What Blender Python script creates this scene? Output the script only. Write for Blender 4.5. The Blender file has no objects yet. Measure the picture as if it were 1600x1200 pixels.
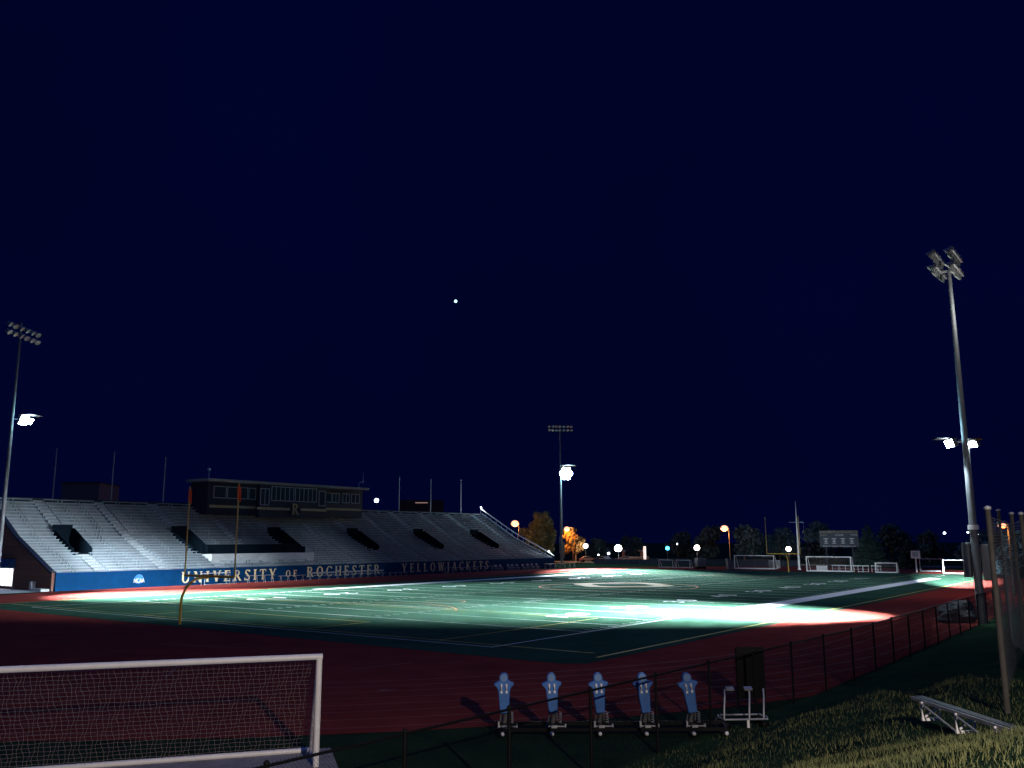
import bpy, bmesh, math, random
from mathutils import Vector, Matrix
import numpy as np

R = math.radians
random.seed(11)
rng = np.random.default_rng(5)
sc = bpy.context.scene
COL = sc.collection

# ------------------------------------------------------------------ frames
CAM_F, CAM_P, CAM_R, CAM_H = 1369.36, .177249, -.0037485, 5.324
TH = .641873                       # field axis is turned this much to the right of the view
X0, Y0 = -20.6075, 60.802          # middle of the near goal line bar
AX = (math.sin(TH), math.cos(TH))  # along the field (s)
TX = (math.cos(TH), -math.sin(TH)) # across the field towards the camera side (t)
PHI = math.pi / 2 - TH             # local x = s, local y = -t
PHE = -TH                          # local x = t, local y = s  (things facing the near end)


def W(s, t, z=0.0):
    return Vector((X0 + AX[0] * s + TX[0] * t, Y0 + AX[1] * s + TX[1] * t, z))


def ST(X, Y):
    dx, dy = X - X0, Y - Y0
    return dx * AX[0] + dy * AX[1], dx * TX[0] + dy * TX[1]


# ------------------------------------------------------------------ materials
MATS = {}


def mat(name, col, rough=.6, metal=0.0, noise=0.0, nscale=3.0, emit=None, estr=0.0, col2=None, bump=0.0, bscale=None, spec=.5):
    if name in MATS:
        return MATS[name]
    m = bpy.data.materials.new(name)
    m.use_nodes = True
    nt = m.node_tree
    b = nt.nodes['Principled BSDF']
    b.inputs['Base Color'].default_value = (*col, 1)
    b.inputs['Roughness'].default_value = rough
    b.inputs['Metallic'].default_value = metal
    b.inputs['Specular IOR Level'].default_value = spec
    if noise > 0 or col2 or bump > 0:
        tc = nt.nodes.new('ShaderNodeTexCoord')
        n = nt.nodes.new('ShaderNodeTexNoise')
        n.inputs['Scale'].default_value = nscale
        n.inputs['Detail'].default_value = 6
        n.inputs['Roughness'].default_value = .65
        nt.links.new(tc.outputs['Object'], n.inputs['Vector'])
        if noise > 0 or col2:
            r = nt.nodes.new('ShaderNodeValToRGB')
            c2 = col2 or tuple(max(0, c * (1 - noise)) for c in col)
            c1 = col if col2 else tuple(min(1, c * (1 + noise)) for c in col)
            r.color_ramp.elements[0].position = .32
            r.color_ramp.elements[1].position = .68
            r.color_ramp.elements[0].color = (*c2, 1)
            r.color_ramp.elements[1].color = (*c1, 1)
            nt.links.new(n.outputs['Fac'], r.inputs['Fac'])
            nt.links.new(r.outputs['Color'], b.inputs['Base Color'])
        if bump > 0:
            n2 = nt.nodes.new('ShaderNodeTexNoise')
            n2.inputs['Scale'].default_value = bscale or nscale * 8
            n2.inputs['Detail'].default_value = 4
            nt.links.new(tc.outputs['Object'], n2.inputs['Vector'])
            bp = nt.nodes.new('ShaderNodeBump')
            bp.inputs['Strength'].default_value = bump
            bp.inputs['Distance'].default_value = .05
            nt.links.new(n2.outputs['Fac'], bp.inputs['Height'])
            nt.links.new(bp.outputs['Normal'], b.inputs['Normal'])
    if emit:
        b.inputs['Emission Color'].default_value = (*emit, 1)
        b.inputs['Emission Strength'].default_value = estr
    MATS[name] = m
    return m


def brick_mat():
    m = mat('brick', (.2, .08, .05), .85)
    nt = m.node_tree
    b = nt.nodes['Principled BSDF']
    tc = nt.nodes.new('ShaderNodeTexCoord')
    mp = nt.nodes.new('ShaderNodeMapping')
    mp.inputs['Rotation'].default_value = (R(90), 0, R(90))
    br = nt.nodes.new('ShaderNodeTexBrick')
    br.inputs['Scale'].default_value = 1.0
    br.inputs['Brick Width'].default_value = .42
    br.inputs['Row Height'].default_value = .16
    br.inputs['Mortar Size'].default_value = .016
    br.inputs['Color1'].default_value = (.17, .07, .05, 1)
    br.inputs['Color2'].default_value = (.11, .045, .035, 1)
    br.inputs['Mortar'].default_value = (.13, .1, .09, 1)
    nt.links.new(tc.outputs['Object'], mp.inputs['Vector'])
    nt.links.new(mp.outputs['Vector'], br.inputs['Vector'])
    nt.links.new(br.outputs['Color'], b.inputs['Base Color'])
    return m


M = dict(
    turf=mat('turf', (.040, .094, .062), .75, col2=(.023, .060, .039), nscale=.30, bump=.5, bscale=60, spec=0),
    track=mat('track_red', (.26, .050, .040), .9, col2=(.185, .034, .028), nscale=.5, bump=.3, bscale=90, spec=0),
    grass=mat('grass_ground', (.026, .052, .026), .95, col2=(.014, .032, .018), nscale=.7, bump=.8, bscale=14, spec=0),
    white=mat('field_white', (.64, .66, .66), .7, noise=.1, nscale=2),
    lane=mat('lane_white', (.25, .075, .075), .7, noise=.25, nscale=1.5),
    yellowline=mat('field_yellow', (.55, .40, .06), .7, noise=.1),
    orangeline=mat('field_orange', (.50, .17, .08), .7, noise=.1),
    goldlogo=mat('field_gold', (.21, .19, .075), .7, noise=.2, nscale=.6),
    concrete=mat('concrete', (.21, .235, .26), .9, noise=.2, nscale=.8),
    concretelight=mat('concrete_pale', (.48, .49, .50), .85, noise=.15, nscale=1.2),
    stair=mat('stair_concrete', (.31, .34, .36), .9, noise=.25, nscale=1.0),
    pad=mat('pale_paving', (.26, .25, .25), .9, noise=.25, nscale=2.0, bump=.5),
    bench=mat('bench_aluminium', (.33, .39, .44), .6, noise=.25, nscale=.45, spec=.2),
    wall=mat('blue_wall', (.002, .048, .15), .7, noise=.12, nscale=1.2, spec=.05),
    gold=mat('gold_letter', (.78, .68, .40), .5, noise=.08),
    ltblue=mat('light_blue_disc', (.02, .20, .52), .5),
    whitepaint=mat('white_paint', (.78, .78, .78), .45, noise=.06, nscale=4),
    brick=brick_mat(),
    dark=mat('dark_cladding', (.004, .010, .030), .7, noise=.2, nscale=1.5),
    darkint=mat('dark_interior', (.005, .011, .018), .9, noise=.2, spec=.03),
    glass=mat('dark_glass', (.03, .05, .06), .08, spec=.8),
    frame=mat('window_frame', (.42, .48, .52), .5, noise=.1),
    roof=mat('roof_edge', (.20, .21, .20), .7, noise=.15),
    band=mat('gold_band', (.34, .29, .16), .6, noise=.2, nscale=2),
    awning=mat('blue_awning', (.008, .06, .18), .8),
    litpane=mat('lit_window', (.8, .8, .8), .5, emit=(1, .93, .98), estr=2.2),
    poleyel=mat('yellow_paint', (.48, .29, .04), .4, noise=.08, nscale=3),
    ribbon=mat('orange_ribbon', (.75, .10, .03), .7),
    galv=mat('galvanised_steel', (.42, .44, .46), .5, metal=.3, noise=.15, nscale=2),
    polesteel=mat('pole_steel', (.17, .19, .21), .6, metal=.2, noise=.2, nscale=1.5),
    wood=mat('weathered_wood', (.052, .048, .044), .85, noise=.25, nscale=5),
    housing=mat('lamp_housing', (.16, .17, .18), .5, metal=.3),
    reflector=mat('lamp_reflector', (.75, .75, .72), .35, metal=.3),
    led=mat('led_lens', (.9, .95, 1), .3, emit=(.82, .95, 1.0), estr=130),
    ledbig=mat('led_lens_far', (.9, .95, 1), .3, emit=(.82, .95, 1.0), estr=130),
    orangelamp=mat('sodium_lens', (1, .5, .2), .3, emit=(1, .40, .25), estr=2.4),
    globe=mat('globe_lens', (1, .9, .8), .3, emit=(1, .86, .72), estr=26),
    cyanlamp=mat('cyan_lens', (.2, .8, 1), .3, emit=(.05, .62, 1.0), estr=7),
    smallwhite=mat('small_lens', (1, 1, 1), .3, emit=(.8, .92, 1), estr=9),
    dot=mat('dot_light', (.6, 1, 1), .3, emit=(.42, .95, 1.0), estr=3.2),
    black=mat('black_vinyl', (.004, .004, .005), .6, spec=.15),
    net=mat('net_cord', (.30, .24, .22), .8),
    netdark=mat('dark_net_cord', (.13, .14, .15), .8),
    padblue=mat('pad_blue', (.035, .15, .46), .55, noise=.18, nscale=5),
    padblue2=mat('pad_pale_blue', (.13, .25, .48), .55, noise=.15, nscale=5),
    steel=mat('bare_steel', (.30, .31, .33), .45, metal=.5, noise=.2),
    darksteel=mat('dark_steel', (.06, .06, .07), .5, metal=.4),
    leafA=mat('leaf_olive', (.15, .18, .11), .8, noise=.35, nscale=.6),
    leafB=mat('leaf_autumn', (.20, .12, .035), .8, noise=.35, nscale=.6),
    leafC=mat('needle_green', (.022, .052, .045), .85, noise=.35, nscale=.8),
    leafD=mat('leaf_dark', (.026, .060, .085), .85, noise=.35, nscale=.6),
    bark=mat('bark', (.07, .05, .04), .9, noise=.3, nscale=4, bump=.6),
    board=mat('scoreboard_face', (.010, .020, .045), .6),
    digit=mat('scoreboard_digit', (.40, .42, .48), .6, noise=.1),
    asphalt=mat('asphalt', (.045, .045, .05), .9, noise=.2),
    redbrick=mat('low_wall_brick', (.17, .075, .05), .9, noise=.3, nscale=2),
    stone=mat('pale_stone', (.30, .29, .28), .9, noise=.3, nscale=1.3, bump=.8, bscale=5),
    carpaint=mat('car_paint', (.20, .21, .24), .3, metal=.3),
    blade=mat('grass_blade', (.15, .155, .055), .8, col2=(.045, .075, .028), nscale=1.2),
)


# ------------------------------------------------------------------ mesh builder
class MB:
    def __init__(self):
        self.v, self.f, self.sm = [], [], []

    def add(self, vs, fs, smooth=False):
        o = len(self.v)
        self.v += [tuple(p) for p in vs]
        for f in fs:
            self.f.append(tuple(o + i for i in f))
            self.sm.append(smooth)
        return self

    def box(self, c, d, rz=0.0, rx=0.0, ry=0.0):
        mt = Matrix.Rotation(rz, 3, 'Z') @ Matrix.Rotation(ry, 3, 'Y') @ Matrix.Rotation(rx, 3, 'X')
        c = Vector(c)
        vs = [c + mt @ Vector((sx * d[0] / 2, sy * d[1] / 2, sz * d[2] / 2))
              for sx in (-1, 1) for sy in (-1, 1) for sz in (-1, 1)]
        return self.add(vs, [(0, 1, 3, 2), (4, 6, 7, 5), (0, 4, 5, 1), (2, 3, 7, 6), (0, 2, 6, 4), (1, 5, 7, 3)])

    def ext(self, x0, x1, y0, y1, z0, z1):
        return self.box(((x0 + x1) / 2, (y0 + y1) / 2, (z0 + z1) / 2), (x1 - x0, y1 - y0, z1 - z0))

    def path(self, pts, r, n=8, cap=True, smooth=True):
        """tube through points; r is one radius or one per point"""
        pts = [Vector(p) for p in pts]
        rs = r if isinstance(r, (list, tuple)) else [r] * len(pts)
        vs, fs = [], []
        ref = None
        for i, p in enumerate(pts):
            d = (pts[min(i + 1, len(pts) - 1)] - pts[max(i - 1, 0)]).normalized()
            if ref is None:
                ref = Vector((0, 0, 1)) if abs(d.z) < .9 else Vector((1, 0, 0))
            a = d.cross(ref).normalized()
            b = a.cross(d).normalized()
            ref = b
            for k in range(n):
                an = 2 * math.pi * k / n
                vs.append(p + a * math.cos(an) * rs[i] + b * math.sin(an) * rs[i])
        for i in range(len(pts) - 1):
            for k in range(n):
                fs.append((i * n + k, i * n + (k + 1) % n, (i + 1) * n + (k + 1) % n, (i + 1) * n + k))
        self.add(vs, fs, smooth)
        if cap:
            self.add(vs[:n], [tuple(range(n))[::-1]])
            self.add(vs[-n:], [tuple(range(n))])
        return self

    def bar(self, p, q, w, h=None):
        """square bar between two points"""
        p, q = Vector(p), Vector(q)
        h = h or w
        d = (q - p).normalized()
        up = Vector((0, 0, 1)) if abs(d.z) < .95 else Vector((0, 1, 0))
        a = d.cross(up).normalized() * w / 2
        b = a.cross(d).normalized() * h / 2
        vs = [p - a - b, p + a - b, p + a + b, p - a + b, q - a - b, q + a - b, q + a + b, q - a + b]
        return self.add(vs, [(0, 3, 2, 1), (4, 5, 6, 7), (0, 1, 5, 4), (1, 2, 6, 5), (2, 3, 7, 6), (3, 0, 4, 7)])

    def lathe(self, prof, n=16, c=(0, 0, 0), mt=None, smooth=True):
        c = Vector(c)
        vs, fs = [], []
        for (r, z) in prof:
            for k in range(n):
                an = 2 * math.pi * k / n
                p = Vector((r * math.cos(an), r * math.sin(an), z))
                vs.append(c + (mt @ p if mt else p))
        for i in range(len(prof) - 1):
            for k in range(n):
                fs.append((i * n + k, i * n + (k + 1) % n, (i + 1) * n + (k + 1) % n, (i + 1) * n + k))
        return self.add(vs, fs, smooth)

    def sphere(self, c, r, n=14, sz=1.0):
        prof = [(max(.0005, r * math.sin(math.pi * i / n)), -r * sz * math.cos(math.pi * i / n)) for i in range(n + 1)]
        return self.lathe(prof, n=n + 4, c=c)

    def prism(self, poly, y0, y1):
        """polygon in (x,z) extruded along y"""
        n = len(poly)
        vs = [(x, y0, z) for x, z in poly] + [(x, y1, z) for x, z in poly]
        fs = [tuple(range(n)), tuple(range(2 * n - 1, n - 1, -1))]
        fs += [(i, i + n, (i + 1) % n + n, (i + 1) % n) for i in range(n)]
        return self.add(vs, fs)

    def prismx(self, poly, x0, x1):
        """polygon in (y,z) extruded along x"""
        n = len(poly)
        vs = [(x0, y, z) for y, z in poly] + [(x1, y, z) for y, z in poly]
        fs = [tuple(range(n)), tuple(range(2 * n - 1, n - 1, -1))]
        fs += [(i, i + n, (i + 1) % n + n, (i + 1) % n) for i in range(n)]
        return self.add(vs, fs)

    def build(self, name, m, parent=None, bevel=0.0):
        me = bpy.data.meshes.new(name)
        me.from_pydata(self.v, [], self.f)
        me.polygons.foreach_set('use_smooth', self.sm)
        bm = bmesh.new()
        bm.from_mesh(me)
        bmesh.ops.recalc_face_normals(bm, faces=bm.faces)
        bm.to_mesh(me)
        bm.free()
        me.materials.append(m)
        o = bpy.data.objects.new(name, me)
        COL.objects.link(o)
        if parent:
            o.parent = parent
        if bevel > 0:
            bv = o.modifiers.new('bevel', 'BEVEL')
            bv.width = bevel
            bv.segments = 2
            bv.limit_method = 'ANGLE'
        return o


def tag(o, label=None, cat=None, group=None, kind=None):
    if label: o['label'] = label
    if cat: o['category'] = cat
    if group: o['group'] = group
    if kind: o['kind'] = kind
    return o


def thing(name, label, cat, loc, rz=0.0, group=None):
    o = bpy.data.objects.new(name, None)
    o.empty_display_size = .3
    COL.objects.link(o)
    o.location = loc
    o.rotation_euler = (0, 0, rz)
    return tag(o, label, cat, group)


def struct(o):
    o['kind'] = 'structure'
    return o


def copy_tree(o, parent=None):
    c = o.copy()
    COL.objects.link(c)
    c.parent = parent
    for ch in [x for x in bpy.data.objects if x.parent == o]:
        copy_tree(ch, c)
    return c


def lamp(name, parent, loc, aim, power, color, angle, blend=.8, size=.25):
    d = bpy.data.lights.new(name, 'SPOT')
    d.energy = power
    d.color = color
    d.spot_size = R(angle)
    d.spot_blend = blend
    d.shadow_soft_size = size
    o = bpy.data.objects.new(name, d)
    COL.objects.link(o)
    o.parent = parent
    o.location = loc
    v = Vector(aim) - Vector(loc)
    o.rotation_euler = v.to_track_quat('-Z', 'Y').to_euler()
    return o


def plamp(name, parent, loc, power, color, size=.2):
    d = bpy.data.lights.new(name, 'POINT')
    d.energy = power
    d.color = color
    d.shadow_soft_size = size
    o = bpy.data.objects.new(name, d)
    COL.objects.link(o)
    o.parent = parent
    o.location = loc
    return o


def text_mesh(body, size, depth=0.0):
    cu = bpy.data.curves.new('txt', 'FONT')
    cu.body = body
    cu.size = size
    cu.align_x = 'CENTER'
    cu.align_y = 'CENTER'
    cu.extrude = depth
    o = bpy.data.objects.new('txt', cu)
    COL.objects.link(o)
    dg = bpy.context.evaluated_depsgraph_get()
    me = bpy.data.meshes.new_from_object(o.evaluated_get(dg))
    bpy.data.objects.remove(o)
    bpy.data.curves.remove(cu)
    return me


def add_text(mb, body, size, mtx, depth=0.0, fit=None):
    me = text_mesh(body, size, depth)
    vs = [v.co.copy() for v in me.vertices]
    if fit and vs:
        w = max(v.x for v in vs) - min(v.x for v in vs)
        vs = [Vector((v.x * fit / w, v.y, v.z)) for v in vs]
    mb.add([mtx @ v for v in vs], [tuple(p.vertices) for p in me.polygons])
    bpy.data.meshes.remove(me)


# ------------------------------------------------------------------ render, world, camera
sc.render.engine = 'CYCLES'
sc.view_settings.view_transform = 'Standard'
sc.view_settings.look = 'None'
sc.view_settings.exposure = 0
sc.view_settings.gamma = 1
sc.cycles.use_denoising = True
sc.cycles.max_bounces = 5
sc.cycles.sample_clamp_indirect = 4
wd = bpy.data.worlds.new('World')
sc.world = wd
wd.use_nodes = True
nt = wd.node_tree
bg = nt.nodes['Background']
tc = nt.nodes.new('ShaderNodeTexCoord')
sp = nt.nodes.new('ShaderNodeSeparateXYZ')
rp = nt.nodes.new('ShaderNodeValToRGB')
rp.color_ramp.elements[0].position = .0
rp.color_ramp.elements[0].color = (.0004, .0013, .0190, 1)
rp.color_ramp.elements[1].position = .62
rp.color_ramp.elements[1].color = (.0001, .0011, .0185, 1)
e = rp.color_ramp.elements.new(.78)
e.color = (.012, .050, .26, 1)
nt.links.new(tc.outputs['Generated'], sp.inputs['Vector'])
nt.links.new(sp.outputs['Z'], rp.inputs['Fac'])
nz = nt.nodes.new('ShaderNodeTexNoise')
nz.inputs['Scale'].default_value = 2.2
nz.inputs['Detail'].default_value = 5
mr = nt.nodes.new('ShaderNodeMapRange')
mr.inputs['From Min'].default_value = .3
mr.inputs['From Max'].default_value = .7
mr.inputs['To Min'].default_value = .88
mr.inputs['To Max'].default_value = 1.22
mx = nt.nodes.new('ShaderNodeVectorMath')
mx.operation = 'SCALE'
nt.links.new(tc.outputs['Generated'], nz.inputs['Vector'])
nt.links.new(nz.outputs['Fac'], mr.inputs['Value'])
nt.links.new(rp.outputs['Color'], mx.inputs[0])
nt.links.new(mr.outputs['Result'], mx.inputs['Scale'])
nt.links.new(mx.outputs['Vector'], bg.inputs['Color'])
bg.inputs['Strength'].default_value = 1.0

cd = bpy.data.cameras.new('camera')
cam = bpy.data.objects.new('camera', cd)
COL.objects.link(cam)
cam.location = (0, 0, CAM_H)
cd.sensor_fit = 'HORIZONTAL'
cd.sensor_width = 36
cd.lens = 36 * CAM_F / 1600
cd.clip_start = .05
cd.clip_end = 6000
cam.rotation_euler = (Matrix.Rotation(R(90) + CAM_P, 4, 'X') @ Matrix.Rotation(CAM_R, 4, 'Z')).to_euler()
sc.camera = cam


# ------------------------------------------------------------------ terrain
def lerp_tab(tab, x):
    if x <= tab[0][0]: return tab[0][1]
    for (a, va), (b, vb) in zip(tab, tab[1:]):
        if x <= b:
            u = (x - a) / (b - a)
            u = u * u * (3 - 2 * u)
            return va + (vb - va) * u
    return tab[-1][1]


def ground_z(s, t):
    h = lerp_tab([(42.3, 0), (46.0, .95), (48.5, 1.68), (50.2, 1.84), (52.5, 2.75), (55, 3.3)], t)
    h *= lerp_tab([(-5, 1), (22, .35), (60, .15)], s)
    p = W(s, t)
    # the near bank: a grassy shelf that breaks off a few metres in front of the viewpoint
    if p.y > -30 and -20 < p.x < 40:
        x = p.x
        cr = 2.78 + .150 * (x - 2.65) if x > 2.65 else 2.78 - 1.1 * (2.65 - x)
        cr = min(cr, 3.9)
        q = p.y - (9.4 + .25 * math.sin(x * 1.3) + .15 * math.sin(x * 3.1 + 1))
        nr = cr - .02 * q if q < 0 else cr - .30 * q * q / (q + .8)
        d = nr - h
        h = h + (d if d > 2 else math.log1p(math.exp(6 * d)) / 6)
    return h


def nonuni(lo, hi, fine_lo, fine_hi, step):
    a = [lo, lo * .6 + fine_lo * .4, lo * .25 + fine_lo * .75, lo * .08 + fine_lo * .92]
    k = fine_lo
    while k <= fine_hi:
        a.append(k)
        k += step
    a += [hi * .08 + fine_hi * .92, hi * .25 + fine_hi * .75, hi * .6 + fine_hi * .4, hi]
    return a


ss = nonuni(-900, 1500, -60, 64, .8)
ts = nonuni(-1200, 900, 41.5, 66, .5)
vs = []
for s in ss:
    for t in ts:
        n = .05 * math.sin(s * 1.7 + t * 2.3) * math.sin(s * .6 - t * 1.1) if 43 < t < 60 and -58 < s < 60 else 0
        p = W(s, t, ground_z(s, t) + n)
        vs.append(p)
fs = []
nt_ = len(ts)
for i in range(len(ss) - 1):
    for j in range(nt_ - 1):
        fs.append((i * nt_ + j, i * nt_ + j + 1, (i + 1) * nt_ + j + 1, (i + 1) * nt_ + j))
g = MB().add(vs, fs, True).build('ground', M['grass'])
struct(g)


def sheet(name, pts, z, m, parent=None):
    """flat polygon given in (s,t)"""
    mb = MB().add([W(s, t, z) for s, t in pts], [tuple(range(len(pts)))])
    return mb.build(name, m, parent)


# red running track and both red end zones as one sheet
def circ(cs, r, a0, a1, n=40):
    return [(cs + r * math.cos(a0 + (a1 - a0) * i / n), r * math.sin(a0 + (a1 - a0) * i / n)) for i in range(n + 1)]


out = []
for s_, t_ in circ(12.7, 45.8, R(90), R(270)):
    out.append((s_, min(t_, 42.2)))
for s_, t_ in circ(97.1, 45.8, R(-90), R(90)):
    out.append((s_, min(t_, 42.2)))
out = [(s_, max(t_, -47.4) if t_ > -45.7 else -47.4) for s_, t_ in out]
track = struct(sheet('running_track', out, .012, M['track']))
lm = MB()
for r in (36.5, 37.72, 38.94, 40.16, 41.38, 42.6, 43.82, 45.04):
    for (cs, a0, a1) in ((12.7, R(90), R(270)), (97.1, R(-90), R(90))):
        c1, c2 = circ(cs, r - .03, a0, a1, 60), circ(cs, r + .03, a0, a1, 60)
        for i in range(60):
            q = [c1[i], c1[i + 1], c2[i + 1], c2[i]]
            if max(k[1] for k in q) > 42.1: continue
            lm.add([W(a, b, .02) for a, b in q], [(0, 1, 2, 3)])
    for sg in (-1, 1):
        if r * sg > 42.1: continue
        lm.add([W(a, b * sg, .02) for a, b in ((12.7, r - .03), (97.1, r - .03), (97.1, r + .03), (12.7, r + .03))], [(0, 1, 2, 3)])
# arrows and faint marks painted on the near red end
lm.add([W(a, b, .021) for a, b in ((-12.9, 29.2), (-12.2, 29.7), (-12.5, 29.1))], [(0, 1, 2)])
for (a, b) in (((-9.5, 24.3), (-6.6, 25.1)), ((-15.5, 20.0), (-12.0, 16.0)), ((-9.0, 9.0), (-7.4, 14.5))):
    d = Vector((b[0] - a[0], b[1] - a[1])).normalized() * .04
    lm.add([W(a[0] - d.y, a[1] + d.x, .021), W(b[0] - d.y, b[1] + d.x, .021), W(b[0] + d.y, b[1] - d.x, .021), W(a[0] + d.y, a[1] - d.x, .021)], [(0, 1, 2, 3)])
struct(lm.build('lane_lines', M['lane'], track))

turf_pts = [(-2.6, -31.0), (-2.9, 0), (-3.1, 30.6), (-2.4, 31.6), (113.5, 31.6), (115.3, 30), (115.3, -30), (113.5, -31.6), (-1.6, -31.6)]
turf = struct(sheet('football_field', turf_pts, .024, M['turf']))


def rect(mb, s0, s1, t0, t1, z=.032):
    mb.add([W(s0, t0, z), W(s1, t0, z), W(s1, t1, z), W(s0, t1, z)], [(0, 1, 2, 3)])


FL = 109.73
ml = MB()
hw = 24.38
rect(ml, 0, FL, hw, hw + .11)
rect(ml, 0, FL, -hw - .11, -hw)
rect(ml, -.1, 0, -hw - .1, hw + .1)
rect(ml, FL, FL + .1, -hw - .1, hw + .1)
rect(ml, 31.5, 97.5, hw + .115, hw + 1.95)
rect(ml, 31.5, 97.5, -hw - 1.95, -hw - .115)
for k in range(21):
    s = 9.144 + 4.572 * k
    rect(ml, s - .05, s + .05, -hw, hw)
for k in range(1, 100):
    if k % 5 == 0: continue
    s = 9.144 + .9144 * k
    for t in (-hw + .45, hw - .45, -6.1, 6.1):
        rect(ml, s - .05, s + .05, t - .32, t + .32)
struct(ml.build('line_markings', M['white'], turf))
nm = MB()
for k, tx in enumerate(['1 0', '2 0', '3 0', '4 0', '5 0', '4 0', '3 0', '2 0', '1 0']):
    s = 9.144 + 9.144 * (k + 1)
    for sg in (-1, 1):
        mt = Matrix.Translation(W(s, sg * 17.1, .031)) @ Matrix.Rotation(PHI + (math.pi if sg < 0 else 0), 4, 'Z')
        add_text(nm, tx, 2.7, mt, fit=3.7)
struct(nm.build('yard_numbers', M['white'], turf))
yl = MB()


def yline(a, b, w=.1, z=.040):
    d = Vector((b[0] - a[0], b[1] - a[1])).normalized() * w / 2
    yl.add([W(a[0] - d.y, a[1] + d.x, z), W(b[0] - d.y, b[1] + d.x, z), W(b[0] + d.y, b[1] - d.x, z), W(a[0] + d.y, a[1] - d.x, z)], [(0, 1, 2, 3)])


for (s0, sg) in ((.75, 1), (FL - .75, -1)):
    for (dep, w) in ((16.5, 20.16), (5.5, 9.16)):
        yline((s0, w), (s0 + sg * dep, w))
        yline((s0, -w), (s0 + sg * dep, -w))
        yline((s0 + sg * dep, -w - .05), (s0 + sg * dep, w + .05), z=.041)
yline((.75, -30), (.75, 30), z=.042)
yline((-.5, 30.9), (112, 30.9), w=.16)
yline((-.5, -30.9), (112, -30.9), w=.16)
struct(yl.build('soccer_lines', M['yellowline'], turf))
ol = MB()
for (cs, a0, a1, r) in ((11.75, R(-53), R(53), 9.15), (FL - 11.75, R(127), R(233), 9.15), (FL / 2, 0, R(360), 9.15), (24, R(-90), R(90), 2.0)):
    c1 = circ(cs, r - .07, a0, a1, 40)
    c2 = circ(cs, r + .07, a0, a1, 40)
    for i in range(40):
        ol.add([W(*c1[i], .050), W(*c1[i + 1], .050), W(*c2[i + 1], .050), W(*c2[i], .050)], [(0, 1, 2, 3)])
struct(ol.build('arc_lines', M['orangeline'], turf))
lg = MB()
pts = [(58.6 + 5.6 * math.cos(a) * (1 + .1 * math.cos(4 * a)), -1.5 + 6.0 * math.sin(a) * (1 + .1 * math.cos(4 * a))) for a in [2 * math.pi * i / 48 for i in range(48)]]
inn = [(58.6 + (p - 58.6) * .62, -1.5 + (q + 1.5) * .62) for p, q in pts]
for i in range(48):
    j = (i + 1) % 48
    lg.add([W(*pts[i], .058), W(*pts[j], .058), W(*inn[j], .058), W(*inn[i], .058)], [(0, 1, 2, 3)])
struct(lg.build('midfield_emblem', M['goldlogo'], turf))
struct(sheet('pavement', [(-25, -47.6), (12.6, -47.6), (12.6, -90), (-25, -90)], .016, M['concretelight']))
struct(sheet('paving_pad', [(-32, 26.2), (-19.84, 34.6), (-21.15, 36.34), (-22.049999999999997, 37.74), (-36, 39.5)], .028, M['pad']))
struct(sheet('road', [(150, -200), (150, 200), (162, 200), (162, -200)], .02, M['asphalt']))

# ------------------------------------------------------------------ grandstand
SX0, SX1 = 13.0, 111.5
TW = -47.5
LEN = SX1 - SX0
NR, TR = 25, .76


def deck_z(i):
    y = i * TR
    return 1.52 + .42 * min(y, 9.5) + .58 * max(0, y - 9.5)


stand = thing('grandstand', 'long concrete grandstand of bare benches behind a blue lettered wall', 'grandstand', W(SX0, TW), PHI)
ports = [18.9 + 16.3 * k - SX0 for k in range(6)]           # entry openings
PW0, PW1 = -.95, 1.25
PI0, PI1 = 8, 15                                            # rows they cut away
PLX0, PLX1, PLI0, PLI1 = 22.0, 39.6, 4, 9                   # camera platform


def row_spans(i):
    cuts = []
    if PI0 <= i < PI1:
        cuts += [(c + PW0, c + PW1) for c in ports]
    if PLI0 <= i < PLI1:
        cuts.append((PLX0, PLX1))
    cuts.sort()
    sp, x = [], 0.0
    for a, b in cuts:
        if a > x: sp.append((x, a))
        x = max(x, b)
    if x < LEN: sp.append((x, LEN))
    return sp


deck = MB()
for i in range(NR):
    z = deck_z(i)
    for a, b in row_spans(i):
        deck.ext(a, b, i * TR, (i + 1) * TR + .002, z - 1.0 - .003 * (i % 2), z)
deck.build('concrete_deck', M['concrete'], stand)
aisles = []
for c in ports:
    aisles.append((c + .15, 1.35, 'full'))
    aisles.append((c + 8.3, 1.2, 'full'))
runs = []
for i in range(NR):
    for a, b in row_spans(i):
        seg = [(a + .05, b - .05)]
        for (ac, aw, _) in aisles:
            nxt = []
            for (u, v) in seg:
                lo, hi = ac - aw / 2, ac + aw / 2
                if hi <= u or lo >= v: nxt.append((u, v)); continue
                if lo > u + .2: nxt.append((u, lo))
                if hi < v - .2: nxt.append((hi, v))
            seg = nxt
        for (u, v) in seg:
            P_ = W(SX0 + (u + v) / 2, TW - i * TR, deck_z(i))
            runs.append((-(v - u) / P_.length ** 2, i, u, v))
runs.sort()


def bench_run(rb, i, u, v):
    z = deck_z(i) + .40
    n = max(1, round((v - u) / 2.6))
    L = (v - u + .13) / n
    for k in range(n):
        a, b = u + k * L, u + (k + 1) * L - .13
        rb.ext(a, b, i * TR + .36, i * TR + .66, z - .06, z + random.uniform(-.008, .008))
        for q in (a + .18, b - .18):
            rb.ext(q - .03, q + .03, i * TR + .42, i * TR + .60, z - .40, z - .06)
    rb.ext(u + .1, v - .1, i * TR + .47, i * TR + .53, z - .12, z - .065)


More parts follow.
